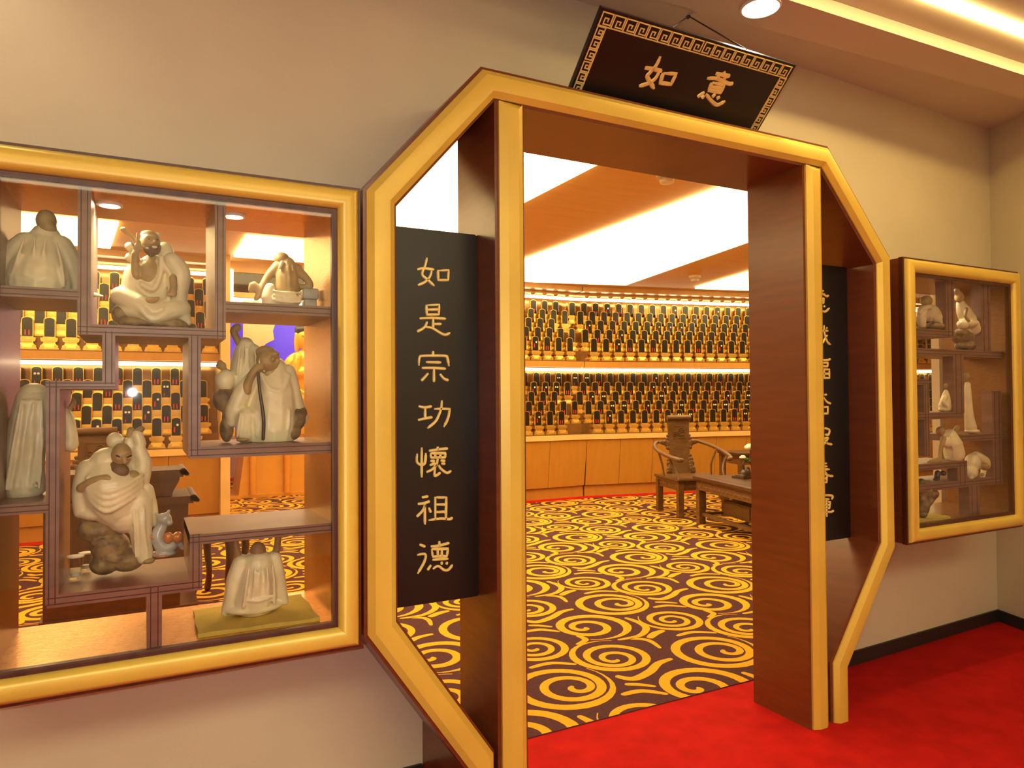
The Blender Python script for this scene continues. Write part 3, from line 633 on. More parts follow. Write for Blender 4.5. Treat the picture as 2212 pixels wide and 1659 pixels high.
# ================================================================ CERAMIC FIGURES
VOX = .0042
def sculpt(mb, name, m, parent, vox=VOX, smooth=3):
    pw = parent_world(parent); mb.v = [v - pw for v in mb.v]
    me = mb.mesh('tmp', [m], None); o = bpy.data.objects.new('tmp', me); COL.objects.link(o)
    r = o.modifiers.new('r', 'REMESH'); r.mode = 'VOXEL'; r.voxel_size = vox; r.use_smooth_shade = True
    if smooth:
        s = o.modifiers.new('s', 'SMOOTH'); s.factor = .5; s.iterations = smooth
    dg = bpy.context.evaluated_depsgraph_get(); nm = bpy.data.meshes.new_from_object(o.evaluated_get(dg))
    bpy.data.objects.remove(o); nm.name = name
    for v in nm.vertices: v.co.z = max(v.co.z, 0.0)          # figures stand flat on their shelf
    nm.materials.clear(); nm.materials.append(m); nm.shade_smooth()
    bm = bmesh.new(); bm.from_mesh(nm); bm.verts.ensure_lookup_table(); seen = set(); isl = []
    for v in bm.verts:
        if v.index in seen: continue
        st = [v]; seen.add(v.index); grp = []
        while st:
            a = st.pop(); grp.append(a.index)
            for e in a.link_edges:
                c = e.other_vert(a)
                if c.index not in seen: seen.add(c.index); st.append(c)
        isl.append(set(grp))
    bm.free(); isl.sort(key=len, reverse=True); total = len(nm.vertices)
    keep = [g for g in isl if len(g) > .02 * total]; first = None
    for g in keep:
        if len(isl) == 1: me2 = nm
        else:
            me2 = nm.copy(); b2 = bmesh.new(); b2.from_mesh(me2); b2.verts.ensure_lookup_table()
            bmesh.ops.delete(b2, geom=[v for v in b2.verts if v.index not in g], context='VERTS'); b2.to_mesh(me2); b2.free(); me2.name = name
        n = bpy.data.objects.new(name, me2); COL.objects.link(n); n.parent = parent
        if first is None: first = n
    return first
class Fig:
    """a figure standing in a case: measures in picture units at its own distance Y"""
    def __init__(s, name, label, Y, x0, base_z, ref, group, fdepth=1.0, iso=False):
        s.Y = Y; s.iso = iso; s.ref = ref
        s.p0 = at(ref[0], ref[1], Y); s.ux = (at(ref[0] + 10, ref[1], Y).x - s.p0.x) / 10; s.uz = (s.p0.z - at(ref[0], ref[1] + 10, Y).z) / 10
        s.dz = base_z - s.p0.z; s.fd = fdepth
        s.o = thing(name, (s.p0.x, Y, base_z), label, 'figurine', group)
    def P(s, px, py, d=0): return V((s.p0.x + (px - s.ref[0]) * s.ux, s.Y - d * s.uz * s.fd, s.p0.z + s.dz - (py - s.ref[1]) * s.uz))
    def make(s, pname, m, prims, vox=VOX, smooth=3, label=None):
        mb = MB()
        for p in prims:
            if p[0] == 'e':
                _, px, py, d, rx, ry, rd = p[:7]; rot = Matrix.Rotation(math.radians(-p[7]), 3, 'Y') if len(p) > 7 else None
                mb.ell(s.P(px, py, d), (rx * (s.uz if s.iso else s.ux), rd * s.uz * s.fd, ry * s.uz), 20, 14, 0, None, rot)
            elif p[0] == 'c':
                mb.capsule([s.P(a, b, c) for a, b, c, r in p[1]], [r * s.uz for a, b, c, r in p[1]])
            elif p[0] == 'b':
                _, xa, ya, xb, yb, d0, d1 = p; a = s.P(xa, yb, d1); b = s.P(xb, ya, d0); mb.bevbox(a.x, b.x, a.y, b.y, a.z, b.z, .003)
        o = sculpt(mb, pname, m, s.o, vox, smooth)
        if label: o['label'] = label
        return o
def folds(n, x0, y0, x1, y1, d, r=3, bow=6):
    """drapery ridges fanned between two anchor lines"""
    out = []
    for i in range(n):
        t = i / max(1, n - 1); xa = x0[0] + (x0[1] - x0[0]) * t; xb = x1[0] + (x1[1] - x1[0]) * t
        out.append(('c', [(xa, y0, d, r * .6), ((xa + xb) / 2 + bow * math.sin(i * 2.3), (y0 + y1) / 2, d + 3, r), (xb, y1, d, r * .8)]))
    return out
G = 'cream figures in the left display case'
def shelfz(px, py): return at(px, py, .034).z
# 1 robed figure from behind, top left
f = Fig('porcelain_figurine', 'cream robed figure with dark cap seen from behind on the top left shelf', .20, 0, shelfz(90, 619) + .0005, (85, 612), G)
f.make('robe', M['porcelain'], [('e', 92, 512, -4, 50, 34, 36), ('c', [(97, 488, -6, 30), (92, 525, -6, 52), (86, 565, -2, 66), (84, 590, 0, 70)]), ('e', 85, 590, 0, 84, 22, 60), ('c', [(58, 508, 0, 28), (34, 540, 4, 32), (18, 588, 4, 32)]), ('c', [(130, 508, 0, 27), (150, 548, 0, 30), (158, 592, -4, 26)]), ('c', [(150, 596, 0, 18), (190, 609, 4, 12), (224, 612, 8, 5)])]
       + folds(4, (60, 125), 500, (30, 145), 600, 50, 4, 5))
f.make('head', M['skin'], [('e', 99, 452, -2, 24, 24, 24), ('e', 104, 468, 6, 20, 16, 20)], label='dark capped head')
f.make('cushion', M['amber'], [('e', 82, 608, 0, 86, 5, 56)], .005)
# 2 seated figure, raised hand
f = Fig('porcelain_figurine', 'bearded seated figure raising one hand with a bone staff, on a rock', .20, 0, shelfz(330, 703) + .0005, (330, 703), G)
f.make('robe', M['porcelain'], [('e', 330, 600, -8, 46, 62, 34), ('c', [(372, 550, -4, 20), (390, 575, -2, 22), (386, 615, 2, 20), (386, 640, 8, 18)]), ('c', [(288, 582, 4, 18), (284, 620, 10, 20), (300, 650, 20, 18), (318, 672, 26, 12)]),
       ('c', [(262, 634, 14, 20), (300, 650, 22, 22), (330, 668, 26, 22)]), ('c', [(392, 655, 10, 20), (360, 662, 22, 22), (330, 676, 26, 20)]), ('e', 330, 660, 0, 80, 30, 42), ('c', [(398, 670, 8, 14), (406, 682, 6, 10)]), ('e', 330, 685, 20, 28, 12, 18),
       ('c', [(348, 548, 22, 6), (346, 585, 26, 5), (330, 618, 28, 6), (306, 608, 26, 5)]), ('c', [(300, 640, 40, 4), (330, 668, 46, 4), (350, 660, 44, 4)]), ('c', [(296, 655, 40, 4), (325, 684, 42, 4), (352, 676, 40, 4)]), ('c', [(352, 560, 22, 5), (368, 590, 24, 5), (362, 640, 26, 5)])])
f.make('body', M['skin'], [('e', 322, 582, 10, 24, 32, 20), ('e', 326, 552, 6, 12, 14, 12), ('c', [(294, 592, 18, 9), (291, 565, 22, 8), (292, 545, 24, 8)]), ('e', 294, 534, 24, 8, 9, 6), ('c', [(296, 528, 24, 3.2), (296, 512, 24, 2.8), (296, 500, 24, 2.2)]), ('c', [(300, 530, 24, 2.8), (303, 518, 26, 2.4)]), ('c', [(289, 531, 24, 2.8), (285, 522, 25, 2.3)]), ('c', [(302, 538, 24, 2.6), (307, 533, 25, 2.2)]),
       ('c', [(372, 590, 22, 9), (374, 610, 28, 8), (372, 622, 30, 8)])] + [('c', [(362 + 5.5 * k, 624, 33, 3), (360 + 6 * k, 631, 35, 2.4)]) for k in range(4)] + [('c', [(322, 644, 38, 8), (334, 642, 44, 6), (342, 638, 46, 3)])], .0034)
h = f.make('head', M['skin'], [('e', 324, 515, 10, 22.5, 25, 21), ('c', [(318, 506, 29, 3), (326, 507, 32, 3)]), ('c', [(333, 507, 32, 3), (341, 507, 27, 3)]), ('c', [(332, 510, 30, 3.4), (335, 518, 36, 4.6)]), ('e', 327, 522, 32, 3.5, 2.6, 3), ('e', 341, 521, 28, 3.5, 2.6, 3), ('c', [(307, 508, 12, 4), (305, 520, 12, 4.5), (308, 526, 12, 3)]), ('e', 321, 520, 26, 7, 6, 5)], .003, label='brown bearded head')
f.make('beard', M['beard'], [('e', 328, 535, 20, 17, 10, 14), ('c', [(312, 524, 20, 4), (316, 534, 22, 6), (326, 542, 22, 7)]), ('c', [(343, 524, 20, 4), (341, 533, 20, 5)])], .003, label='dark brown beard')
f.make('mouth', M['porcelain'], [('e', 333, 529, 33, 7, 3.2, 4)], .0024)
f.make('eye', M['dark'], [('e', 322, 512, 30, 3.2, 1.7, 2)], .002, 1); f.make('eye', M['dark'], [('e', 339, 512, 29, 2.8, 1.7, 2)], .002, 1)
f.make('cap', M['porcelain'], [('e', 320, 499, 8, 18, 10, 17), ('e', 340, 496, 12, 6, 5, 6)])
f.make('staff', M['skin'], [('c', [(268, 493, 10, 6), (275, 500, 10, 4), (290, 512, 10, 4.5), (300, 560, 0, 4)]), ('e', 266, 492, 10, 7, 4, 5)], .003)
f.make('bag', M['porcelain'], [('e', 356, 535, -18, 22, 30, 18), ('e', 280, 526, 0, 11, 10, 10), ('e', 279, 549, 0, 9, 10, 9), ('e', 276, 578, 0, 12, 10, 10)])
f.make('rock', M['rock'], [('e', 330, 690, -4, 78, 13, 44), ('e', 262, 672, 0, 20, 22, 26), ('e', 285, 690, 24, 30, 12, 16), ('e', 372, 690, 16, 30, 14, 18), ('e', 398, 690, 4, 12, 13, 14)])
# 3 back with boxes
f = Fig('porcelain_figurine', 'bare backed figure leaning on two stacked pale boxes, seen from behind', .20, 0, shelfz(610, 656) + .0005, (610, 656), G)
f.make('robe', M['porcelain'], [('e', 612, 634, 0, 40, 19, 32), ('c', [(582, 612, 8, 12), (578, 632, 8, 15), (585, 646, 4, 10)]), ('c', [(578, 640, 8, 13), (600, 646, 10, 10)]), ('e', 548, 648, 4, 16, 5, 8)] + [('c', [(586, 620 + 9 * k, 30, 3), (612, 623 + 10 * k, 36, 3), (646, 620 + 10 * k, 26, 3)]) for k in range(3)])
f.make('body', M['skin'], [('c', [(618, 560, 4, 20), (618, 585, 6, 24), (620, 610, 4, 25)]), ('c', [(600, 564, 4, 13), (640, 566, 2, 13)]), ('c', [(640, 568, 2, 12), (660, 583, 2, 9), (671, 600, 0, 8), (655, 604, -2, 7), (645, 600, -4, 6)]), ('c', [(596, 568, 2, 12), (580, 585, 0, 9), (566, 612, 4, 8), (556, 632, 6, 6), (553, 636, 6, 5)]), ('c', [(560, 622, 4, 8), (548, 605, 4, 8), (543, 618, 4, 6)]), ('c', [(618, 565, 26, 3), (620, 590, 30, 3), (621, 612, 28, 3)])], .0036)
f.make('head', M['skin'], [('e', 608, 546, 4, 17, 14, 16), ('e', 598, 549, 2, 8, 6, 8)])
f.make('hair', M['porcelain'], [('c', [(606, 556, 20, 4), (600, 570, 24, 3)]), ('c', [(615, 557, 20, 4), (617, 575, 26, 3)]), ('c', [(624, 557, 18, 4), (627, 572, 24, 3)])], .003)
f.make('box', M['blueglaze'], [('b', 652, 607, 687, 631, -16, 16)], .003, 1); f.make('box', M['blueglaze'], [('b', 655, 631, 683, 652, -14, 14)], .003, 1)
f.make('base', M['blueglaze'], [('e', 618, 653, 0, 68, 3.5, 38)], .0035)
# 4 seated pair with cane
f = Fig('porcelain_figurine', 'old seated figure resting cheek on hand with a dark cane, hooded companion behind', .20, 0, shelfz(575, 960) + .0005, (575, 958), G)
f.make('robe', M['porcelain'], [('c', [(590, 805, -4, 32), (590, 850, 0, 46), (586, 900, 4, 54), (584, 935, 6, 54)]), ('e', 586, 940, 6, 66, 18, 42), ('c', [(622, 808, -2, 18), (632, 850, 2, 18), (642, 890, 4, 18), (654, 910, 4, 14)]), ('c', [(552, 812, 10, 14), (524, 850, 16, 18), (508, 890, 12, 20), (502, 915, 8, 12)]),
       ('c', [(530, 905, 26, 22), (526, 940, 26, 20)]), ('c', [(594, 905, 30, 22), (590, 940, 28, 22)])]
       + [('c', [(560, 812, 28, 4), (572, 842 + 10 * k, 42, 4), (600, 850 + 9 * k, 44, 4), (622, 815, 22, 4)]) for k in range(3)] + folds(4, (515, 545), 895, (508, 548), 945, 44, 3.5, 3) + folds(4, (575, 618), 890, (570, 610), 948, 48, 3.5, 3))
f.make('body', M['skin'], [('e', 580, 815, 14, 20, 26, 18), ('c', [(530, 850, 26, 10), (534, 828, 32, 9), (548, 804, 36, 9), (558, 800, 36, 9)]), ('c', [(556, 798, 36, 5), (564, 790, 36, 4)]), ('e', 520, 951, 40, 14, 5, 10), ('c', [(512, 882, 0, 3), (518, 888, 0, 3)])], .0036)
f.make('head', M['skin'], [('e', 575, 785, 20, 25, 26, 22), ('e', 586, 770, 30, 14, 6, 9), ('e', 582, 783, 42, 5, 6, 5), ('c', [(564, 778, 36, 2.2), (572, 776, 41, 2.6), (578, 779, 41, 2)]), ('c', [(586, 779, 41, 2), (592, 776, 39, 2.4), (598, 779, 32, 2)]), ('e', 582, 796, 34, 12, 8, 8), ('c', [(572, 792, 40, 2.4), (582, 795, 43, 2.2), (592, 791, 38, 2.4)]), ('e', 570, 786, 34, 7, 6, 6), ('e', 594, 786, 32, 6, 6, 6), ('e', 572, 766, 12, 22, 14, 18)], .003, label='wrinkled brown head')
f.make('hood_rim', M['porcelain'], [('c', [(569, 772, 30, 2.6), (560, 778, 32, 2.6), (556, 790, 32, 2.6), (562, 803, 34, 2.8), (566, 808, 34, 2.4)]), ('c', [(590, 768, 26, 2.5), (598, 780, 24, 2.5), (596, 794, 24, 2.5)])], .0028)
f.make('cane', M['dark'], [('c', [(550, 812, 50, 3.2), (553, 850, 56, 3.6), (558, 885, 58, 4), (561, 915, 58, 4.2), (560, 950, 56, 4)])], .0028)
f.make('companion', M['porcelain'], [('c', [(534, 752, -24, 20), (530, 790, -24, 28), (534, 830, -26, 34)]), ('e', 489, 828, -6, 21, 24, 18), ('e', 550, 760, -22, 18, 14, 16)] + folds(4, (520, 548), 750, (512, 552), 812, 4, 3, 4))
f.make('companion_arm', M['skin'], [('c', [(516, 712, -20, 9), (508, 720, -20, 8), (516, 738, -20, 8), (524, 752, -20, 9)]), ('c', [(505, 812, -14, 5), (485, 802, -12, 5), (474, 796, -10, 4), (480, 786, -10, 4)]), ('e', 484, 796, -10, 9, 9, 7)], .0036)
f.make('rock', M['rock'], [('e', 488, 868, -4, 25, 26, 20), ('e', 500, 905, -6, 18, 22, 18), ('e', 492, 930, -2, 15, 28, 18), ('e', 634, 912, 14, 26, 26, 22), ('e', 624, 938, 20, 24, 20, 24), ('e', 648, 898, 6, 17, 17, 18), ('c', [(612, 925, 38, 6), (610, 895, 40, 7), (608, 872, 40, 5)])])
# 5 tall standing figure at left edge
f = Fig('porcelain_figurine', 'tall cream figure standing with its back turned at the left edge of the left case', .22, 0, shelfz(50, 1090) + .0005, (50, 1078), G)
f.make('robe', M['porcelain'], [('c', [(72, 872, 0, 36), (66, 915, 2, 40), (56, 965, 2, 38), (52, 1015, 2, 38), (52, 1052, 0, 42)]), ('e', 52, 1066, 0, 50, 12, 36), ('c', [(100, 890, 0, 14), (140, 900, -6, 14), (152, 940, -8, 14), (152, 968, -8, 18)])] + folds(5, (50, 95), 870, (20, 90), 1058, 38, 4.5, 10))
f.make('hood', M['porcelain'], [('e', 72, 858, 0, 36, 26, 30)]); f.make('hand', M['skin'], [('c', [(150, 890, -10, 6), (160, 876, -12, 6), (158, 868, -12, 4)])], .0034)
# 6 reaching figure with dragon
f = Fig('porcelain_figurine', 'figure crouching on a brown rock with arms stretched up, small dragon at its foot', .20, 0, shelfz(240, 1268) - .001, (240, 1266), G)
f.make('robe', M['porcelain'], [('c', [(232, 1028, -6, 38), (236, 1070, 0, 60), (246, 1110, 4, 54), (268, 1142, 8, 36)]), ('c', [(192, 1040, 0, 26), (178, 1080, 8, 20), (175, 1125, 8, 14)]), ('c', [(300, 1000, -8, 15), (310, 1030, -6, 18), (304, 1062, 0, 20)]), ('c', [(277, 978, -14, 10), (279, 1000, -14, 12), (290, 1030, -10, 14)]), ('c', [(296, 965, -8, 12), (303, 985, -8, 13)]),
       ('c', [(300, 1110, 10, 28), (304, 1150, 16, 24), (306, 1195, 20, 21), (312, 1228, 22, 19)]), ('c', [(315, 1090, 0, 18), (328, 1130, 0, 14), (332, 1160, 2, 10)]), ('e', 214, 1130, 12, 44, 16, 24)]
       + [('c', [(190, 1050 + 13 * k, 34, 4), (228, 1080 + 14 * k, 56, 4.5), (272, 1070 + 12 * k, 50, 4.5), (308, 1050 + 12 * k, 22, 4)]) for k in range(4)] + folds(3, (290, 312), 1120, (294, 320), 1225, 40, 3.5, 3))
f.make('body', M['skin'], [('e', 230, 1040, 18, 26, 20, 16), ('c', [(178, 1072, 30, 10), (195, 1062, 36, 10), (212, 1055, 42, 9), (232, 1052, 46, 8), (240, 1060, 48, 6)]), ('e', 288, 1056, 22, 16, 16, 12), ('c', [(279, 968, -14, 8), (281, 955, -14, 8)]), ('c', [(298, 958, -8, 8), (306, 952, -8, 7)]), ('e', 322, 1238, 32, 15, 7, 12)], .0036)
f.make('head', M['skin'], [('e', 262, 1006, 24, 23, 26, 20), ('e', 256, 1012, 42, 6, 3, 3), ('e', 280, 1012, 38, 6, 3, 3), ('c', [(268, 1010, 44, 4), (270, 1020, 46, 5)]), ('e', 242, 1016, 18, 5, 8, 5), ('e', 268, 1000, 36, 17, 5, 8)], .003, label='bald brown head')
f.make('eyebrow', M['dark'], [('c', [(252, 1006, 42, 2.2), (259, 1009, 45, 2.2)])], .0024, 1); f.make('eyebrow', M['dark'], [('c', [(276, 1010, 42, 2.2), (284, 1007, 36, 2)])], .0024, 1)
f.make('beard', M['beard'], [('e', 258, 1040, 34, 22, 17, 13), ('e', 246, 1032, 30, 10, 14, 9)], .0034)
f.make('helper_head', M['porcelain'], [('e', 247, 976, -10, 20, 18, 18), ('c', [(262, 976, 4, 4), (266, 968, 4, 3)])])
f.make('rock', M['rock'], [('e', 210, 1168, -2, 44, 26, 36), ('e', 186, 1160, 4, 16, 20, 20), ('e', 238, 1205, 0, 44, 34, 40), ('e', 226, 1240, 2, 34, 24, 38), ('e', 275, 1235, 4, 40, 27, 36), ('e', 222, 1190, 24, 26, 12, 12), ('e', 250, 1225, 34, 30, 10, 8)])
f.make('dragon', M['blueglaze'], [('e', 357, 1152, 18, 18, 14, 16), ('e', 368, 1160, 24, 9, 7, 10), ('c', [(352, 1165, 18, 12), (342, 1190, 20, 14), (356, 1215, 22, 15), (374, 1212, 22, 12)]), ('e', 355, 1228, 16, 30, 8, 22), ('c', [(345, 1145, 18, 5), (338, 1138, 16, 3)]), ('c', [(364, 1142, 18, 5), (368, 1134, 18, 3)]), ('e', 362, 1146, 30, 3, 3, 4), ('c', [(392, 1210, 16, 7), (400, 1222, 14, 4)])], .0032)
f.make('flame_ball', M['amber'], [('e', 388, 1194, 24, 13, 13, 12), ('e', 366, 1192, 32, 12, 13, 8), ('c', [(324, 1172, 26, 3), (323, 1182, 28, 3), (334, 1192, 30, 3)]), ('c', [(334, 1222, 36, 2.5), (348, 1230, 38, 2.5), (364, 1230, 38, 2.5)])], .003, label='orange glazed flames')
# 7 arms raised on mat
f = Fig('porcelain_figurine', 'robed figure seen from behind raising both arms under the low shelf, on a yellow mat', .19, 0, LZ0 + .014, (548, 1341), G)
f.make('robe', M['porcelain'], [('c', [(557, 1238, 0, 34), (554, 1270, 2, 44), (550, 1305, 2, 48)]), ('e', 548, 1326, 0, 66, 14, 46), ('c', [(520, 1226, 0, 16), (508, 1262, 2, 18), (502, 1300, 4, 18), (488, 1330, 4, 10)]), ('c', [(592, 1226, 0, 16), (600, 1262, 2, 16), (606, 1300, 4, 15), (616, 1324, 4, 9)]), ('e', 548, 1322, 30, 32, 15, 16)] + folds(5, (532, 582), 1232, (520, 586), 1315, 44, 4, 4) + [('c', [(530, 1300, 46, 3), (552, 1303, 50, 3), (578, 1298, 46, 3)])])
f.make('arm', M['skin'], [('c', [(518, 1228, 0, 9), (513, 1205, 0, 8), (509, 1182, 0, 7), (508, 1180, 0, 6)])], .0036)
f.make('arm', M['skin'], [('c', [(594, 1224, 0, 9), (600, 1200, 0, 8), (601, 1180, 0, 7), (601, 1176, 0, 6)])], .0036)
f.make('head', M['skin'], [('e', 557, 1207, 2, 18, 20, 18), ('e', 556, 1192, 4, 9, 6, 9)])

# ---- right case
G = 'cream figures in the right display case'
YR = .10
def fr(label, ref, bz): return Fig('porcelain_figurine', label, YR, 0, bz, ref, G, 0.8, True)
rs = lambda px, py: at(px, py, .06).z + .0005
f = fr('rounded cream figure bent over a rock on the top left shelf of the right case', (2005, 708), rs(2005, 711))
f.make('robe', M['porcelain'], [('e', 2011, 671, 0, 17, 19, 22), ('e', 2018, 680, 4, 12, 13, 18), ('c', [(1988, 668, 6, 10), (1984, 682, 8, 10), (1986, 698, 8, 8)]), ('c', [(2034, 648, 0, 9), (2034, 672, 0, 12), (2030, 692, 0, 10)]), ('c', [(1998, 660, 12, 6), (1984, 664, 14, 5), (1976, 674, 14, 4)])] + folds(4, (2002, 2016), 660, (2002, 2020), 684, 13, 2.6, 2), .004)
f.make('head', M['skin'], [('e', 2002, 645, 0, 13, 12, 15)]); f.make('rock', M['rock'], [('e', 2017, 699, 0, 22, 9, 26), ('e', 1988, 704, 4, 12, 5, 12)])
f = fr('pleated cream robed figure sitting on a rock at the top of the right case', (2085, 754), rs(2085, 758))
f.make('robe', M['porcelain'], [('c', [(2077, 652, 0, 9), (2083, 668, 0, 14), (2090, 684, 2, 17)]), ('e', 2086, 694, 6, 24, 11, 24), ('c', [(2100, 694, 4, 12), (2104, 706, 4, 12)]), ('e', 2071, 698, 12, 11, 10, 14), ('e', 2108, 716, 0, 8, 4, 10)] + folds(4, (2076, 2084), 656, (2077, 2096), 684, 10, 2.4, 1), .004)
f.make('body', M['skin'], [('e', 2071, 638, 4, 8, 12, 12), ('e', 2067, 626, 2, 6, 7, 9), ('c', [(2076, 664, 16, 4), (2070, 680, 20, 3.5), (2076, 690, 22, 3)])]); f.make('rock', M['rock'], [('e', 2080, 724, 0, 22, 15, 28), ('e', 2082, 742, 4, 20, 13, 26), ('e', 2072, 714, 8, 14, 10, 18)])
f = fr('slender cream standing figure on the middle right shelf of the right case', (2098, 936), rs(2098, 938))
f.make('robe', M['porcelain'], [('c', [(2092, 830, 0, 6), (2092, 860, 0, 8), (2094, 895, 0, 9), (2097, 922, 0, 12)]), ('e', 2100, 931, 0, 17, 5, 18)], .0036)
f.make('head', M['skin'], [('e', 2090, 814, 0, 7, 10, 9)], .0034)
f = fr('small cream figure seated on the short middle shelf of the right case', (2050, 890), rs(2050, 891))
f.make('robe', M['porcelain'], [('c', [(2046, 846, 0, 6), (2044, 860, 0, 10), (2041, 878, 0, 13)]), ('e', 2041, 884, 0, 16, 6, 14), ('c', [(2038, 858, 6, 5), (2032, 868, 8, 5), (2036, 876, 10, 4)])], .004); f.make('head', M['skin'], [('e', 2047, 833, 0, 7, 8, 8)], .0034)
f = fr('draped cream figure kneeling on the low glossy shelf of the right case', (2052, 994), rs(2060, 1002))
f.make('robe', M['porcelain'], [('c', [(2054, 934, 0, 13), (2056, 952, 2, 20), (2060, 974, 2, 21)]), ('e', 2060, 982, 0, 20, 12, 20), ('e', 2044, 948, 2, 15, 13, 14)] + folds(4, (2042, 2060), 938, (2050, 2070), 980, 13, 2.8, 2), .004)
f.make('body', M['skin'], [('e', 2030, 924, 4, 11, 10, 11), ('c', [(2034, 940, 6, 6), (2028, 962, 6, 4.5), (2026, 986, 6, 4)]), ('c', [(2060, 930, 0, 6), (2070, 918, 0, 5)]), ('e', 2016, 988, 2, 18, 6, 12), ('c', [(2026, 982, 4, 4), (2018, 986, 2, 4)])])
f = fr('pale animal crouching behind the lower uprights of the right case', (2106, 1036), rs(2106, 1038))
f.make('body', M['porcelain'], [('e', 2102, 1000, 0, 16, 20, 20), ('e', 2096, 1020, 2, 14, 14, 18), ('c', [(2110, 986, 0, 10), (2126, 998, 2, 10), (2130, 1010, 4, 8)]), ('c', [(2122, 1018, 4, 6), (2118, 1030, 6, 5)]), ('c', [(2094, 1020, 8, 6), (2092, 1031, 8, 5)])], .004)
f.make('head', M['skin'], [('e', 2122, 1010, 8, 11, 9, 12), ('e', 2113, 1026, 10, 6, 4, 6)])
q = [at(1984, 1146, .05), at(2066, 1128, .05), at(2062, 1120, .3), at(1990, 1130, .3)]
q = [V((3.475, .05, RZ0)), V((3.80, .05, RZ0)), V((3.85, .30, RZ0)), V((3.475, .30, RZ0))]
for v in q: v.z += .0005
clothmat('cloth_mat', q, 'yellow mat under the pitted rock in the right display case')
f = fr('pitted grey brown rock ornament at the bottom left of the right case', (1998, 1125), RZ0 + .0135)
f.make('rock', M['rock'], [('e', 1998, 1066, 0, 17, 20, 22), ('e', 2012, 1076, 4, 14, 12, 16), ('e', 1994, 1098, 0, 13, 26, 18), ('e', 1992, 1118, 0, 10, 8, 14), ('e', 1990, 1050, 2, 8, 10, 10), ('c', [(2012, 1084, 2, 9), (2002, 1100, 2, 7)])])
f = fr('small dark footed figure on the lower shelf left in the right case', (2024, 1036), rs(2024, 1041))
f.make('body', M['dark'], [('c', [(2026, 1020, 0, 6), (2024, 1030, 0, 6)]), ('e', 2020, 1033, 4, 9, 3.5, 8), ('e', 2038, 1022, 0, 6, 6, 8)], .0036)
# ================================================================ MEMORIAL TABLET WALLS
def facet(o, ang):
    """local frame: s along the wall, t towards the viewer"""
    ca, sa = math.cos(ang), math.sin(ang)
    return Matrix(((ca, -sa, 0, o[0]), (sa, ca, 0, o[1]), (0, 0, 1, 0), (0, 0, 0, 1)))
ANG = math.atan2(PD.y, PD.x)
FL = (facet((-3.5, 6.75), 0.0), 4.30, 'left')                  # left of the altar gap
FA = (facet((4.60, 6.75), 0.0), 1.262, 'door')
FB = (facet((5.885, 6.747), ANG), 7.6, 'door')
PITCHX = .197; STEP = .10
BANKS = ((2.975 - .344, 'upper', .1485), (1.875 - .344, 'lower', .1455))
def tread_y(r): return .40 - STEP * r                          # local y (0 at toe kick, negative to viewer)
def arch(w, h, n=7):
    return [(-w, 0), (w, 0), (w, h - w * .55)] + [(w * math.cos(math.pi * k / n), h - w * .55 + w * .55 * math.sin(math.pi * k / n)) for k in range(1, n)] + [(-w, h - w * .55)]
tb = MB()
tb.box(-.088, .088, -.045, .045, 0, .018); tb.box(-.080, .080, -.040, .040, .018, .062, tx=.022, ty=.008)
for sx in (-1, 1): tb.tube([(sx * .062, -.050, .030), (sx * .062, .045, .030)], .021, 8)
tb.box(-.056, .056, -.032, .032, .062, .082); tb.box(-.070, .070, -.040, .040, .082, .100, tx=-.006); tb.box(-.078, .078, -.044, .044, .100, .124); tb.box(-.06, .06, -.03, .03, .124, .131)
tb.prism([(x, z + .131) for x, z in arch(.053, .213)], -.014, .014)
TBM = tb.mesh('memorial_tablet', [M['tgold']], 35)
def facemesh(kind):
    f = MB(); f.prism([(x, z + .136) for x, z in arch(.0465, .201)], -.0165, -.013, 0)
    if kind == 1:
        for x in (-.018, .016): f.box(x - .006, x + .006, -.0172, -.0164, .150, .150 + .055, 1)
    if kind == 2:
        for x in (-.016, .017): f.lathe([(.0005, .0004), (.0125, .0004), (.0125, -.0006), (.0005, -.0006)], (0, 0, 0), 12, 2, Matrix.Translation((x, -.0168, .262)) @ Matrix.Rotation(math.pi / 2, 4, 'X'))
        f.box(-.021, -.012, -.0172, -.0164, .152, .185, 1)
    if kind == 3:
        f.lathe([(.0005, .0004), (.013, .0004), (.013, -.0006), (.0005, -.0006)], (0, 0, 0), 12, 2, Matrix.Translation((.014, -.0168, .258)) @ Matrix.Rotation(math.pi / 2, 4, 'X'))
        f.box(-.024, -.010, -.0172, -.0164, .175, .235, 1)
    return f.mesh('face_panel', [M['tblack'], M['tred'], M['twhite']], 35)
FACES = [facemesh(k) for k in range(4)]
FDESC = ('plain black', 'black and red inscribed', 'black with two pale discs', 'black with one pale disc')
WORD = ('first', 'second', 'third', 'fourth', 'fifth')
def ordn(n): return '%d%s' % (n, 'th' if 10 <= n % 100 <= 20 else {1: 'st', 2: 'nd', 3: 'rd'}.get(n % 10, 'th'))
def project(p):
    v = p - O; z = v.dot(FWD); return CX + F * v.dot(RGT) / z, CY - F * v.dot(UPV) / z
spots = []                                                      # (world matrix, region, bank, row, pixel x, face kind)
rest = MB(); last = {}
rng = random.Random(3)
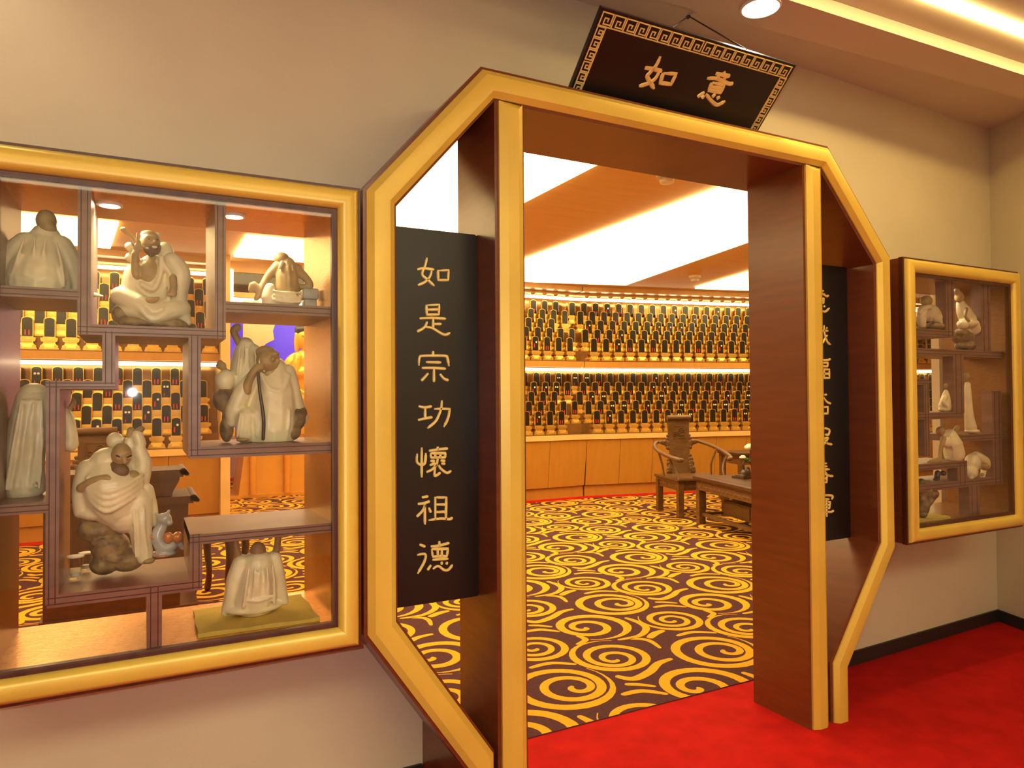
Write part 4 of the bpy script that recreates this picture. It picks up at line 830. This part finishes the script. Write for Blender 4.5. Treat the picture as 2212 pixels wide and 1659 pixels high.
for Mx, length, region in (FL, FA, FB):
    for b, (z0, bn, DROP) in enumerate(BANKS):
        for r in range(5):
            off = PITCHX / 2 * (r % 2) + (.04 if b else 0) + .06
            k = 0; s = off
            if Mx is FB[0]:
                if r == 0: ph = last[(b, 0)]
                s = ph + PITCHX - 1.27 + PITCHX / 2 * (r % 2) - PITCHX
                while s < -.035 + .012 * r: s += PITCHX
            while s < length - (.02 + .012 * r if Mx is FA[0] else .09):
                w = Mx @ Matrix.Translation((s, tread_y(r), z0 - DROP * r))
                c = w @ V((0, 0, .2)); px, py = project(c)
                kind = rng.choice((0, 0, 0, 0, 1, 1, 1, 2, 3)) if b else rng.choice((0, 0, 0, 0, 0, 1, 1, 3))
                spots.append([w, region, b, r, px, py, kind]); last[(b, r)] = s; s += PITCHX
def vis_left(px, py):
    if px < -15 or px > 480: return False
    for x0, y0, x1, y1 in ((0, 440, 165, 620), (168, 400, 200, 730), (240, 500, 400, 700), (455, 400, 490, 735), (200, 700, 245, 830), (95, 820, 135, 1100), (400, 730, 440, 990), (470, 560, 660, 960), (0, 845, 105, 1080), (245, 700, 400, 732), (0, 615, 168, 645)):
        if x0 < px < x1 and y0 < py < y1: return False
    return True
seen_d = [t for t in spots if t[1] == 'door' and 1132 < t[4] < 1628]
gap = set()
for b, r, x in ((1, 4, 1230), (0, 2, 1224), (1, 2, 1226)):
    c = min((t for t in seen_d if t[2] == b and t[3] == r), key=lambda t: abs(t[4] - x)); gap.add(id(c))
spots = [t for t in spots if id(t) not in gap]; seen_d = [t for t in seen_d if id(t) not in gap]
seen_l = [t for t in spots if t[1] == 'left' and vis_left(t[4], t[5])]
seen_d.sort(key=lambda t: (t[2], t[3], t[4])); seen_l.sort(key=lambda t: (t[2], t[3], t[4]))
seen_l = seen_l[:max(0, 300 - len(seen_d))]
chosen = {id(t) for t in seen_d} | {id(t) for t in seen_l}
cnt = {}
for t in seen_d + seen_l:
    w, region, b, r, px, py, kind = t
    key = (region, b, r); cnt[key] = cnt.get(key, 0) + 1
    lab = ('%s tablet, %s from left, %s row, %s bank, through %s' %
           (FDESC[kind], ordn(cnt[key]), WORD[r], BANKS[b][1], 'doorway' if region == 'door' else 'display case'))
    o = bpy.data.objects.new('memorial_tablet', TBM); COL.objects.link(o); o.matrix_world = w
    tag(o, lab, 'memorial tablet', 'gilt memorial tablets on the stepped shelves')
    fo = bpy.data.objects.new('face_panel', FACES[kind]); COL.objects.link(fo); fo.parent = o
for t in spots:
    if id(t) in chosen: continue
    w, kind = t[0], t[6]
    for me, off in ((TBM, 0), (FACES[kind], 1)):
        rest.add([v.co.copy() for v in me.vertices], [list(p.vertices) for p in me.polygons], 0, w)
        n = len(me.polygons)
        if off: 
            for i, p in enumerate(me.polygons): rest.m[len(rest.m) - n + i] = 1 + p.material_index
ro = rest.build('memorial_tablet_mass', [M['tgold'], M['tblack'], M['tred'], M['twhite']], None, 35)
tag(ro, 'remaining gilt memorial tablets farther along the stepped shelves', 'memorial tablets', None, 'stuff')

for Mx, length, region in (FL, FA, FB):
    ea = .042 if Mx is FA[0] else 0.0; eb = -.042 if Mx is FB[0] else 0.0
    nm = {id(FL[0]): 'behind the left display case', id(FA[0]): 'at the left edge of the doorway', id(FB[0]): 'past the bend, mid doorway'}[id(Mx)]
    for b, (z0, bn, DROP) in enumerate(BANKS):
        mb = MB(); ztop = z0
        for r in range(5):
            y = tread_y(r); zt = z0 - DROP * r - .001
            mb.box(eb, length + ea, y - .052, y + STEP - .052 if r else .56, zt - .012, zt, 0, Mx)
            mb.box(eb, length + ea, y - .052, y - .044, zt - DROP + .001 if r < 4 else zt - .012, zt - .012, 0, Mx)
        tag(mb.build('stepped_shelf', M['tgold'] if 0 else M['backing']), 'stepped %s bank of tablet shelves %s' % (bn, nm), 'shelves', 'stepped tablet shelves')
        mb = MB(); zl = 3.005 if b == 0 else 1.902
        y0 = .27 if b == 0 else .06; mb.box(.01 + eb, length - .01 + ea, y0, y0 + .03, zl - .019, zl + .019, 0, Mx)
        tag(mb.build('led_strip', M['led']), 'glowing strip light over the %s tablets %s' % (bn, nm), 'strip light', 'strip lights over the tablets')
    mb = MB(); mb.box(0, length, -.06, .5, 1.935, 2.022, 0, Mx); mb.box(0, length, .02, .5, 1.925, 1.937, 0, Mx)
    tag(mb.build('fascia_board', M['counter']), 'plain amber fascia between the two tablet banks %s' % nm, 'fascia', 'fascias of the tablet wall')
    mb = MB(); mb.box(0, length, -.02, .5, 3.085, 3.15, 0, Mx); mb.box(eb, length + ea, .20, .5, 3.05, 3.085, 0, Mx)
    tag(mb.build('cornice_board', M['countertop']), 'pale cornice above the tablet wall %s' % nm, 'cornice', 'cornices of the tablet wall')
    # low cabinet: sloping doors, recessed plinth, pale worktop
    cab = thing('low_cabinet', Mx @ V((length / 2, -.1, 0)), 'long amber cabinet with sloping doors %s' % nm, 'cabinet', 'low cabinets of the tablet wall')
    mb = MB(); mb.box(0, length, 0, .4, 0, .165, 0, Mx); part(mb, 'plinth', M['counter'], cab)
    mb = MB(); mb.box(-.0, length, -.15, .50, .865, .934, 0, Mx); part(mb, 'worktop', M['countertop'], cab)
    nd = max(2, round(length / .56)); dw = length / nd
    for k in range(nd):
        a, c = k * dw + .003, (k + 1) * dw - .003; mb = MB()
        mb.add([(a, -.125, .862), (c, -.125, .862), (c, -.035, .175), (a, -.035, .175), (a, -.105, .862), (c, -.105, .862), (c, -.015, .175), (a, -.015, .175)],
               [(0, 1, 2, 3), (7, 6, 5, 4), (0, 4, 5, 1), (1, 5, 6, 2), (2, 6, 7, 3), (3, 7, 4, 0)], 0, Mx)
        part(mb, 'door', M['counter'], cab)
    mb = MB(); mb.add([(0, -.10, .865), (length, -.10, .865), (length, -.01, .17), (0, -.01, .17), (0, .4, .865), (length, .4, .865), (length, .4, .17), (0, .4, .17)],
               [(0, 1, 2, 3), (7, 6, 5, 4), (0, 4, 5, 1), (1, 5, 6, 2), (2, 6, 7, 3), (3, 7, 4, 0)], 0, Mx); part(mb, 'carcass', M['groove'], cab)
mb = MB(); mb.box(.80, .90, 6.55, 7.33, 0, 3.15); mb.box(4.50, 4.60, 6.55, 7.33, 0, 3.15)
struct(mb, 'trim_2', M['countertop'], 'pale end panels closing the tablet wall at the altar gap', 'end panel')
# round cups hanging in the cornice line above the first row
for Mx, length, region in (FA, FB):
    s = .15; k = 0
    while s < min(length, 3.0):
        w = Mx @ V((s, .22, 3.05)); mb = MB(); mb.lathe([(.045, 0), (.043, -.014), (.03, -.027), (.008, -.032)], w, 14)
        k += 1
        tag(mb.build('ceiling_cup', M['tgold']), 'small gilt cup under the cornice, %s from the left %s' % (ordn(k), 'before the wall bends' if Mx is FA[0] else 'after the wall bends'), 'cup', 'gilt cups under the cornice')
        s += PITCHX
# ---- altar in the alcove
tp = thing('glass_transom', (2.7, 6.85, 2.70), 'dark reflecting glass strip above the altar gap', 'glass panel')
mb = MB(); mb.box(.96, 4.48, 6.84, 6.86, 2.78, 3.02); part(mb, 'pane', M['darkglass'], tp)
mb = MB(); mb.box(.90, 4.5, 6.82, 6.88, 3.02, 3.15); mb.box(.90, 4.5, 6.82, 6.88, 2.72, 2.78); part(mb, 'frame', M['countertop'], tp)
mb = MB(); mb.box(.90, .96, 6.815, 6.835, 2.72, 3.05); part(mb, 'light_strip', M['led'], tp)
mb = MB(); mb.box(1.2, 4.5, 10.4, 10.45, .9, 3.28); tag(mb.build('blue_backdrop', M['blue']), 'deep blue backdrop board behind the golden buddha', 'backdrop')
YBD = 9.6
cx = at(690, 700, YBD).x
pts = [at(x, y, 10.2) for x, y in ((525, 640), (525, 960), (560, 960), (568, 930), (552, 905), (556, 870), (548, 840), (553, 815), (548, 785), (556, 760), (575, 742), (592, 734), (589, 715), (596, 695), (606, 680), (612, 640))]
mb = MB(); mb.prism([(p.x, p.z) for p in pts], 10.18, 10.24); tag(mb.build('cloud_panel', M['cloud']), 'cream cloud shaped panel in front of the blue backdrop', 'panel')
mb = MB(); mb.box(cx - 1.6, cx + 1.4, 9.1, 10.1, 0, .05); mb.box(cx - 1.3, cx + 1.3, 9.15, 10.0, .05, .95, tx=.12, ty=.05); mb.box(cx - 1.45, cx + 1.35, 9.08, 10.05, .95, 1.05)
for k in range(5): mb.tube([(cx - 1.1 + .5 * k, 9.10, .05), (cx - 1.1 + .5 * k, 9.10, .95)], .05, 10)
tag(mb.build('altar_base', M['buddha']), 'golden altar base with columns under the buddha', 'altar')
# golden buddha
def bp(px, py, d=0): p = at(px, py, YBD); return V((p.x, p.y - d, p.z))
ub = (at(690, 700, YBD).z - at(690, 710, YBD).z) / 10; uxb = (at(700, 700, YBD).x - at(690, 700, YBD).x) / 10
bud = thing('buddha_statue', (cx, YBD, 1.05), 'golden seated buddha half hidden by the case side, before a blue backdrop', 'statue')
def bsc(name, m, prims, vox):
    mb = MB()
    for p in prims:
        if p[0] == 'e': mb.ell(bp(p[1], p[2], p[3] * ub), (p[4] * uxb, p[6] * ub, p[5] * ub), 22, 14)
        else: mb.capsule([bp(a, b, c * ub) for a, b, c, r in p[1]], [r * ub for a, b, c, r in p[1]])
    return sculpt(mb, name, m, bud, vox, 2)
zc = 1.05; pyb = project(V((cx, YBD, zc)))[1]
bsc('body', M['buddha'], [('c', [(664, 782, 0, 30), (664, 815, 0, 36), (664, 850, 2, 32), (664, 880, 4, 36)]), ('c', [(664, 774, -2, 17), (640, 778, -2, 17), (624, 796, 0, 15), (617, 838, 4, 14), (634, 868, 22, 11)]), ('c', [(664, 774, -2, 17), (690, 778, -2, 17), (706, 796, 0, 15), (712, 838, 4, 14), (694, 868, 22, 11)]), ('e', 664, 758, 2, 13, 14, 12), ('e', 650, 808, 26, 15, 12, 8), ('e', 680, 808, 26, 15, 12, 8),
    ('c', [(612, 880, 6, 20), (640, 892, 26, 16), (680, 890, 26, 16), (716, 880, 6, 20)]), ('e', 664, (892 + pyb) / 2, 0, 62, (pyb - 872) / 2 + 4, 36)], .022)
bsc('head', M['buddha'], [('e', 664, 732, 2, 23, 28, 23), ('c', [(641, 722, 0, 4.5), (639, 738, 0, 4), (641, 756, 0, 5)]), ('c', [(664, 722, 24, 2.6), (662, 739, 29, 4)]), ('e', 663, 749, 22, 7, 2.4, 4), ('c', [(648, 725, 22, 1.8), (655, 728, 24, 2), (659, 727, 24, 1.6)]), ('c', [(669, 727, 24, 1.6), (674, 728, 23, 2), (680, 725, 20, 1.8)]), ('e', 664, 757, 12, 12, 7, 10)], .015)
bsc('curled_hair', M['curl'], [('e', 664, 712, -3, 26.5, 22, 24), ('e', 664, 692, -3, 12, 12, 12)] + [('e', 664 + 24 * math.cos(a) * math.cos(b2), 714 - 22 * math.sin(b2), 22 * math.sin(a) * math.cos(b2), 4, 4, 4) for a in [k * .45 for k in range(0, 8)] for b2 in (.1, .45, .8)], .015)
bsc('robe', M['buddha'], [('c', [(640, 770, 16, 9), (634, 800, 22, 9), (630, 840, 20, 9)]), ('c', [(634, 840, 26, 5), (660, 852, 32, 5), (694, 840, 26, 5)]), ('c', [(634, 852, 28, 5), (660, 864, 34, 5), (694, 852, 28, 5)]), ('c', [(690, 770, 14, 9), (704, 800, 16, 9), (708, 840, 16, 9)])], .018)

# ================================================================ FURNITURE OF THE HALL
def armchair(loc, rz, label):
    t = thing('armchair', loc, label, 'armchair', 'carved rosewood armchairs', rz)
    w, d = .34, .33
    mb = MB(); mb.bevbox(-w - .02, w + .02, -d - .02, d + .02, .445, .475, .008); mb.bevbox(-w, w, -d, d, .415, .446, .006); mb.box(-w + .05, w - .05, -d + .05, d - .05, .475, .479); mb.build('seat', M['rose'], t, 40)
    for sx in (-1, 1):
        for sy in (-1, 1):
            mb = MB(); x = sx * (w - .035); y = sy * (d - .035); mb.box(x - .034, x + .034, y - .034, y + .034, 0, .415, tx=-.002, ty=-.002); mb.box(x - .038, x + .038, y - .038, y + .038, 0, .05); mb.build('leg', M['rose'], t, 30)
    mb = MB()
    for s in (-1, 1):
        mb.box(-w + .06, w - .06, s * (d - .03) - .012, s * (d - .03) + .012, .33, .418); mb.box(s * (w - .03) - .012, s * (w - .03) + .012, -d + .06, d - .06, .33, .418)
        for k in range(7): mb.ell((-w + .10 + k * (2 * w - .2) / 6, s * (d - .018), .375), (.046, .005, .016), 8, 6)
        for k in range(6): mb.ell((s * (w - .018), -d + .11 + k * (2 * d - .22) / 5, .375), (.005, .046, .016), 8, 6)
    mb.build('apron', M['rose'], t, 40)
    # back splat: S curve, widening towards the top
    def sp(z):
        u = (z - .475) / .74; return .27 + .10 * u ** 1.4 + .025 * math.sin(u * math.pi * 1.2)
    mb = MB(); N = 16; vs = []
    for k in range(N + 1):
        z = .475 + .74 * k / N; hw = .135 + .018 * (k / N) + (.0 if k < N - 2 else .0); y = sp(z)
        vs += [(-hw, y, z), (hw, y, z), (hw, y + .026, z), (-hw, y + .026, z)]
    fs = [(0, 1, 2, 3), (4 * N + 3, 4 * N + 2, 4 * N + 1, 4 * N)]
    for k in range(N):
        for j in range(4): fs.append((4 * k + j, 4 * k + (j + 1) % 4, 4 * k + 4 + (j + 1) % 4, 4 * k + 4 + j))
    mb.add(vs, fs); splat = mb.build('back_splat', M['rose'], t, 40)
    mb = MB()
    for z0, z1, hw in ((.93, 1.10, .085),):
        for a, b, c, e in ((-hw, hw, z0, z0 + .008), (-hw, hw, z1 - .008, z1)): mb.box(a, b, sp((c + e) / 2) - .007, sp((c + e) / 2) + .004, c, e)
        for x in (-hw, hw - .008): mb.tube([(x + .004, sp(z0) - .003, z0), (x + .004, sp((z0 + z1) / 2) - .003, (z0 + z1) / 2), (x + .004, sp(z1) - .003, z1)], .006, 6)
        rr = random.Random(5)
        for k in range(9):
            x, z = rr.uniform(-.06, .06), rr.uniform(z0 + .02, z1 - .03); pts = [(x + .018 * math.cos(a) * (1 + a * .12), sp(z) - .005, z + .014 * math.sin(a)) for a in [j * .7 for j in range(8)]]
            mb.tube(pts, .005, 6)
    mb.build('carved_panel', M['rose'], splat, 60)
    mb = MB(); mb.tube([(-.165, sp(1.2) - .012, 1.205), (.165, sp(1.2) - .012, 1.205)], .034, 14); mb.box(-.155, .155, sp(1.15), sp(1.15) + .03, 1.12, 1.20); mb.build('scroll_crest', M['rose'], t, 40)
    for s in (-1, 1):
        mb = MB()
        for k, (x, z, r) in enumerate(((.155, .86, .055), (.185, .88, .05), (.22, .882, .042), (.25, .885, .032), (.155, .93, .035), (.152, .97, .025), (.155, .81, .035))): mb.ell((s * x, sp(z) + .012, z), (r, .014, r * .8), 12, 8)
        mb.build('carved_wing', M['rose'], t, 60)
        mb = MB()
        for k, (x, z, r) in enumerate(((.15, .56, .04), (.155, .60, .045), (.15, .65, .04), (.145, .70, .03), (.16, .52, .05), (.18, .50, .03))): mb.ell((s * x, sp(z) + .010, z), (r, .014, r), 12, 8)
        mb.build('carved_bracket', M['rose'], t, 60)
        mb = MB(); P = [(s * .20, sp(.89) + .01, .895), (s * .30, .37, .885), (s * .39, .25, .845), (s * .425, .08, .800), (s * .42, -.10, .765), (s * .39, -.26, .735), (s * .345, -.36, .715), (s * .315, -.37, .71)]
        mb.capsule(P, [.020, .022, .023, .023, .024, .026, .032, .026]); mb.build('arm_rail', M['rose'], t, 80)
        mb = MB(); mb.capsule([(s * .31, -.27, .475), (s * .32, -.22, .56), (s * .36, -.18, .65), (s * .40, -.20, .745)], [.016, .018, .02, .018]); mb.build('arm_post', M['rose'], t, 80)
        mb = MB(); mb.capsule([(s * .33, .10, .475), (s * .345, .12, .62), (s * .41, .10, .80)], [.013, .013, .013]); mb.build('arm_post', M['rose'], t, 80)
    return t
RZ = math.radians(-14.5)
e1 = V((math.cos(RZ), math.sin(RZ), 0)); e2 = V((math.sin(RZ), -math.cos(RZ), 0))
cpos = V((5.82, 4.55, .006)) + e1 * .33 - e2 * .315
armchair(cpos, RZ, 'carved rosewood armchair with scrolled high back at the head of the low tea table')
armchair(V((-.30, 5.0, .006)), math.radians(12), 'carved armchair behind the crouching figure in the left display case')
# tea table
tt = thing('tea_table', V((5.757, 4.167, .006)) + e1 * .50 + e2 * .80, 'low rosewood tea table with base drawers in front of the armchair', 'table', None, RZ)
lx, ly = .50, .82
mb = MB(); mb.bevbox(-lx - .03, lx + .03, -ly - .03, ly + .03, .515, .552, .008); mb.bevbox(-lx, lx, -ly, ly, .485, .516, .005); mb.bevbox(-lx + .08, lx - .08, -ly + .08, ly - .08, .550, .554, .002); mb.build('tabletop', M['rosed'], tt, 40)
mb = MB()
for s in (-1, 1):
    mb.box(-lx, lx, s * (ly - .015) - .015, s * (ly - .015) + .015, .40, .486); mb.box(s * (lx - .015) - .015, s * (lx - .015) + .015, -ly, ly, .40, .486)
    for k in range(18): mb.ell((s * lx, -ly + .1 + k * (2 * ly - .2) / 17, .44), (.004, .046, .02), 8, 6)
    for k in range(10): mb.ell((-lx + .1 + k * (2 * lx - .2) / 9, s * ly, .44), (.046, .004, .02), 8, 6)
mb.build('carved_apron', M['rose'], tt, 40)
for sx in (-1, 1):
    for sy in (-1, 1):
        mb = MB(); x, y = sx * (lx - .04), sy * (ly - .04); mb.box(x - .04, x + .04, y - .04, y + .04, 0, .42); mb.build('leg', M['rose'], tt, 30)
mb = MB()
for s in (-1, 1):
    mb.box(-lx + .03, lx - .03, s * (ly - .05) - .022, s * (ly - .05) + .022, .10, .135); mb.box(s * (lx - .05) - .022, s * (lx - .05) + .022, -ly + .03, ly - .03, .10, .135)
mb.build('stretcher', M['rose'], tt, 30)
mb = MB(); mb.bevbox(-.30, .30, -.60, .56, .135, .30, .006); mb.box(-.08, .08, -.12, .12, .30, .40); bx = mb.build('drawer_box', M['rose'], tt, 30)
for k in range(2):
    mb = MB(); y0 = -.57 + k * .56; mb.bevbox(-.308, -.298, y0, y0 + .53, .155, .285, .004); mb.build('drawer', M['rose'], bx, 30)
# flower ornament on the tea table
fb = atz(1120 + 2030 / 4.0963, 860 + 705 / 4.0963, .56); 
fo = thing('flower_ornament', (fb.x, fb.y, .56), 'white flowers on a curved dark stem, on the tea table beside the right door post', 'ornament')
def fp(x, y): return at(1120 + x / 4.0963, 860 + y / 4.0963, fb.y)
mb = MB(); mb.box(fb.x - .16, fb.x + .16, fb.y - .09, fb.y + .09, .56, .585); mb.box(fb.x - .13, fb.x + .13, fb.y - .07, fb.y + .07, .585, .595); part(mb, 'plinth', M['rosed'], fo)
mb = MB(); mb.ell(fp(2010, 670), (.07, .05, .06), 12, 8); mb.ell(fp(2025, 640), (.035, .03, .05), 12, 8); mb.ell(fp(1990, 690), (.05, .05, .03), 12, 8); part(mb, 'rockery', M['dark'], fo, 80)
mb = MB(); mb.capsule([fp(2012, 660), fp(1988, 610), fp(1992, 570), fp(2040, 550), fp(2062, 600), fp(2080, 690)], [.012, .009, .009, .008, .009, .010]); mb.capsule([fp(2040, 552), fp(2052, 500), fp(2050, 460)], [.006, .005, .005]); part(mb, 'stem', M['dark'], fo, 80)
def bloom(c, r):
    mb = MB()
    for k in range(9):
        a = k * 2.4; q = .55 if k < 5 else .25
        mb.ell(c + V((math.cos(a) * r * q, math.sin(a) * r * q, r * (.1 if k < 5 else .35))), (r * .55, r * .55, r * .42), 10, 7)
    part(mb, 'flower', M['petal'], fo, 80)
bloom(fp(2052, 440), .062); bloom(fp(1986, 527), .036)
mb = MB()
for x, y in ((2035, 560), (2070, 545), (2020, 545)): mb.ell(fp(x, y), (.035, .02, .018), 8, 6)
part(mb, 'leaf', M['leaf'], fo, 80)
# side table beside the chair
st = thing('side_table', V((7.72, 5.15, .006)), 'small square rosewood side table right of the armchair', 'table', None, RZ)
mb = MB(); mb.bevbox(-.42, .42, -.30, .30, .665, .70, .006); mb.box(-.40, .40, -.28, .28, .63, .665); mb.build('tabletop', M['rosed'], st)
mb = MB(); mb.box(-.36, .36, -.26, -.24, .54, .63); mb.box(-.36, .36, .24, .26, .54, .63); mb.box(-.38, -.36, -.26, .26, .54, .63); mb.box(.36, .38, -.26, .26, .54, .63); mb.build('apron', M['rose'], st)
for sx in (-1, 1):
    for sy in (-1, 1):
        mb = MB(); x, y = sx * .36, sy * .25; mb.box(x - .035, x + .035, y - .035, y + .035, 0, .64); mb.build('leg', M['rose'], st)
mb = MB(); mb.box(-.36, .36, -.25, .25, .16, .19); mb.build('lower_shelf', M['rose'], st)
# tall dark offering table with scrolled ends behind the left case
YT = 2.9
def tq(px, py): return at(px, py, YT)
zt1, zt2 = tq(400, 1018).z, tq(420, 1074).z
xr1, xr2, xl1 = tq(396, 1020).x, tq(418, 1075).x, -.55
ot = thing('offering_table', ((xl1 + xr2) / 2, YT + .3, .006), 'dark two tier offering table with upturned scroll ends behind the left case', 'table')
mb = MB(); mb.box(xl1, xr1, YT, YT + .35, zt1 - .035, zt1 + .012)
for k in range(4): mb.tube([(xr1 + .008 * k, YT + .0, zt1 - .006 * k), (xr1 + .008 * k, YT + .35, zt1 - .006 * k)], .016 - .003 * k + .006, 10)
part(mb, 'upper_top', M['rosed'], ot)
mb = MB(); n = 8; pr = [(xr1 - .02 - .045 * math.sin(k / n * math.pi / 2) ** 2, zt1 - .035 - (zt1 - zt2 - .05) * k / n) for k in range(n + 1)]
pr = pr + [(xl1 + .03, pr[-1][1]), (xl1 + .03, pr[0][1])]; mb.prism(pr, YT + .015, YT + .34); part(mb, 'waist', M['rosed'], ot)
mb = MB(); mb.box(xl1 - .05, xr2, YT - .02, YT + .45, zt2 - .035, zt2 + .012)
for k in range(4): mb.tube([(xr2 + .008 * k, YT - .02, zt2 - .006 * k), (xr2 + .008 * k, YT + .45, zt2 - .006 * k)], .016 - .003 * k + .006, 10)
part(mb, 'lower_top', M['rosed'], ot)
mb = MB(); pr = [(xr2 - .03 - .05 * math.sin(k / n * math.pi / 2) ** 2, zt2 - .035 - (zt2 - .035 - .16) * k / n) for k in range(n + 1)]
pr = pr + [(xl1 + .02, pr[-1][1]), (xl1 + .02, pr[0][1])]; mb.prism(pr, YT + .0, YT + .42); part(mb, 'body', M['rosed'], ot)
mb = MB(); mb.box(xl1, xr2 + .03, YT - .02, YT + .44, .09, .16); part(mb, 'base_rail', M['rosed'], ot)
for sx in (xl1 + .05, xr2 - .03):
    for sy in (YT + .03, YT + .39):
        mb = MB(); mb.capsule([(sx, sy, .12), (sx + .02, sy, .07), (sx, sy, .04)], [.035, .03, .034]); mb.ell((sx - .03, sy, .07), (.03, .03, .03), 10, 8); part(mb, 'scroll_foot', M['rosed'], ot, 80)
# curved stool behind the low right shelf of the left case
sl = thing('curved_stool', (.52, 3.62, .006), 'dark stool with curved legs behind the raised arms figure', 'stool')
mb = MB(); mb.lathe([(.20, .50), (.215, .52), (.215, .54), (.20, .555), (.0, .556)], (.52, 3.62, .006), 28); part(mb, 'seat', M['rosed'], sl)
for a in (.3, 1.9, 3.4, 5.0):
    ca, sa = math.cos(a), math.sin(a); mb = MB(); mb.capsule([(.52 + .16 * ca, 3.62 + .16 * sa, .51), (.52 + .21 * ca, 3.62 + .21 * sa, .36), (.52 + .17 * ca, 3.62 + .17 * sa, .16), (.52 + .20 * ca, 3.62 + .20 * sa, .03)], [.03, .03, .022, .026]); part(mb, 'leg', M['rosed'], sl, 80)
# small lit glass cups beside the crouching figure
for k, (px, py, r, lb) in enumerate(((163, 1250, .021, 'taller clear glass cup left of the brown rock in the left case'), (185, 1232, .018, 'shorter clear glass cup close beside the brown rock in the left case'))):
    z = shelfz(240, 1268); p = atz(px, py, z)
    t = thing('glass_cup', (p.x, min(.34, p.y), z + .0006), lb, 'cup'); c = V(t.location); hh2 = (.062, .05)[k]
    mb = MB(); mb.lathe([(r * .8, 0), (r, hh2), (r * .9, hh2), (r * .7, .006), (.001, .005)], c, 18); part(mb, 'glass', M['clear'], t)
    mb = MB(); mb.lathe([(r * .95, hh2), (r * 1.06, hh2), (r * 1.06, hh2 + .004), (r * .95, hh2 + .004)], c, 18); part(mb, 'rim', M['white'], t)
    mb = MB(); mb.lathe([(.0005, .007), (r * .62, .007), (r * .62, .016), (.0005, .016)], c, 14); part(mb, 'wax', M['petal'], t)
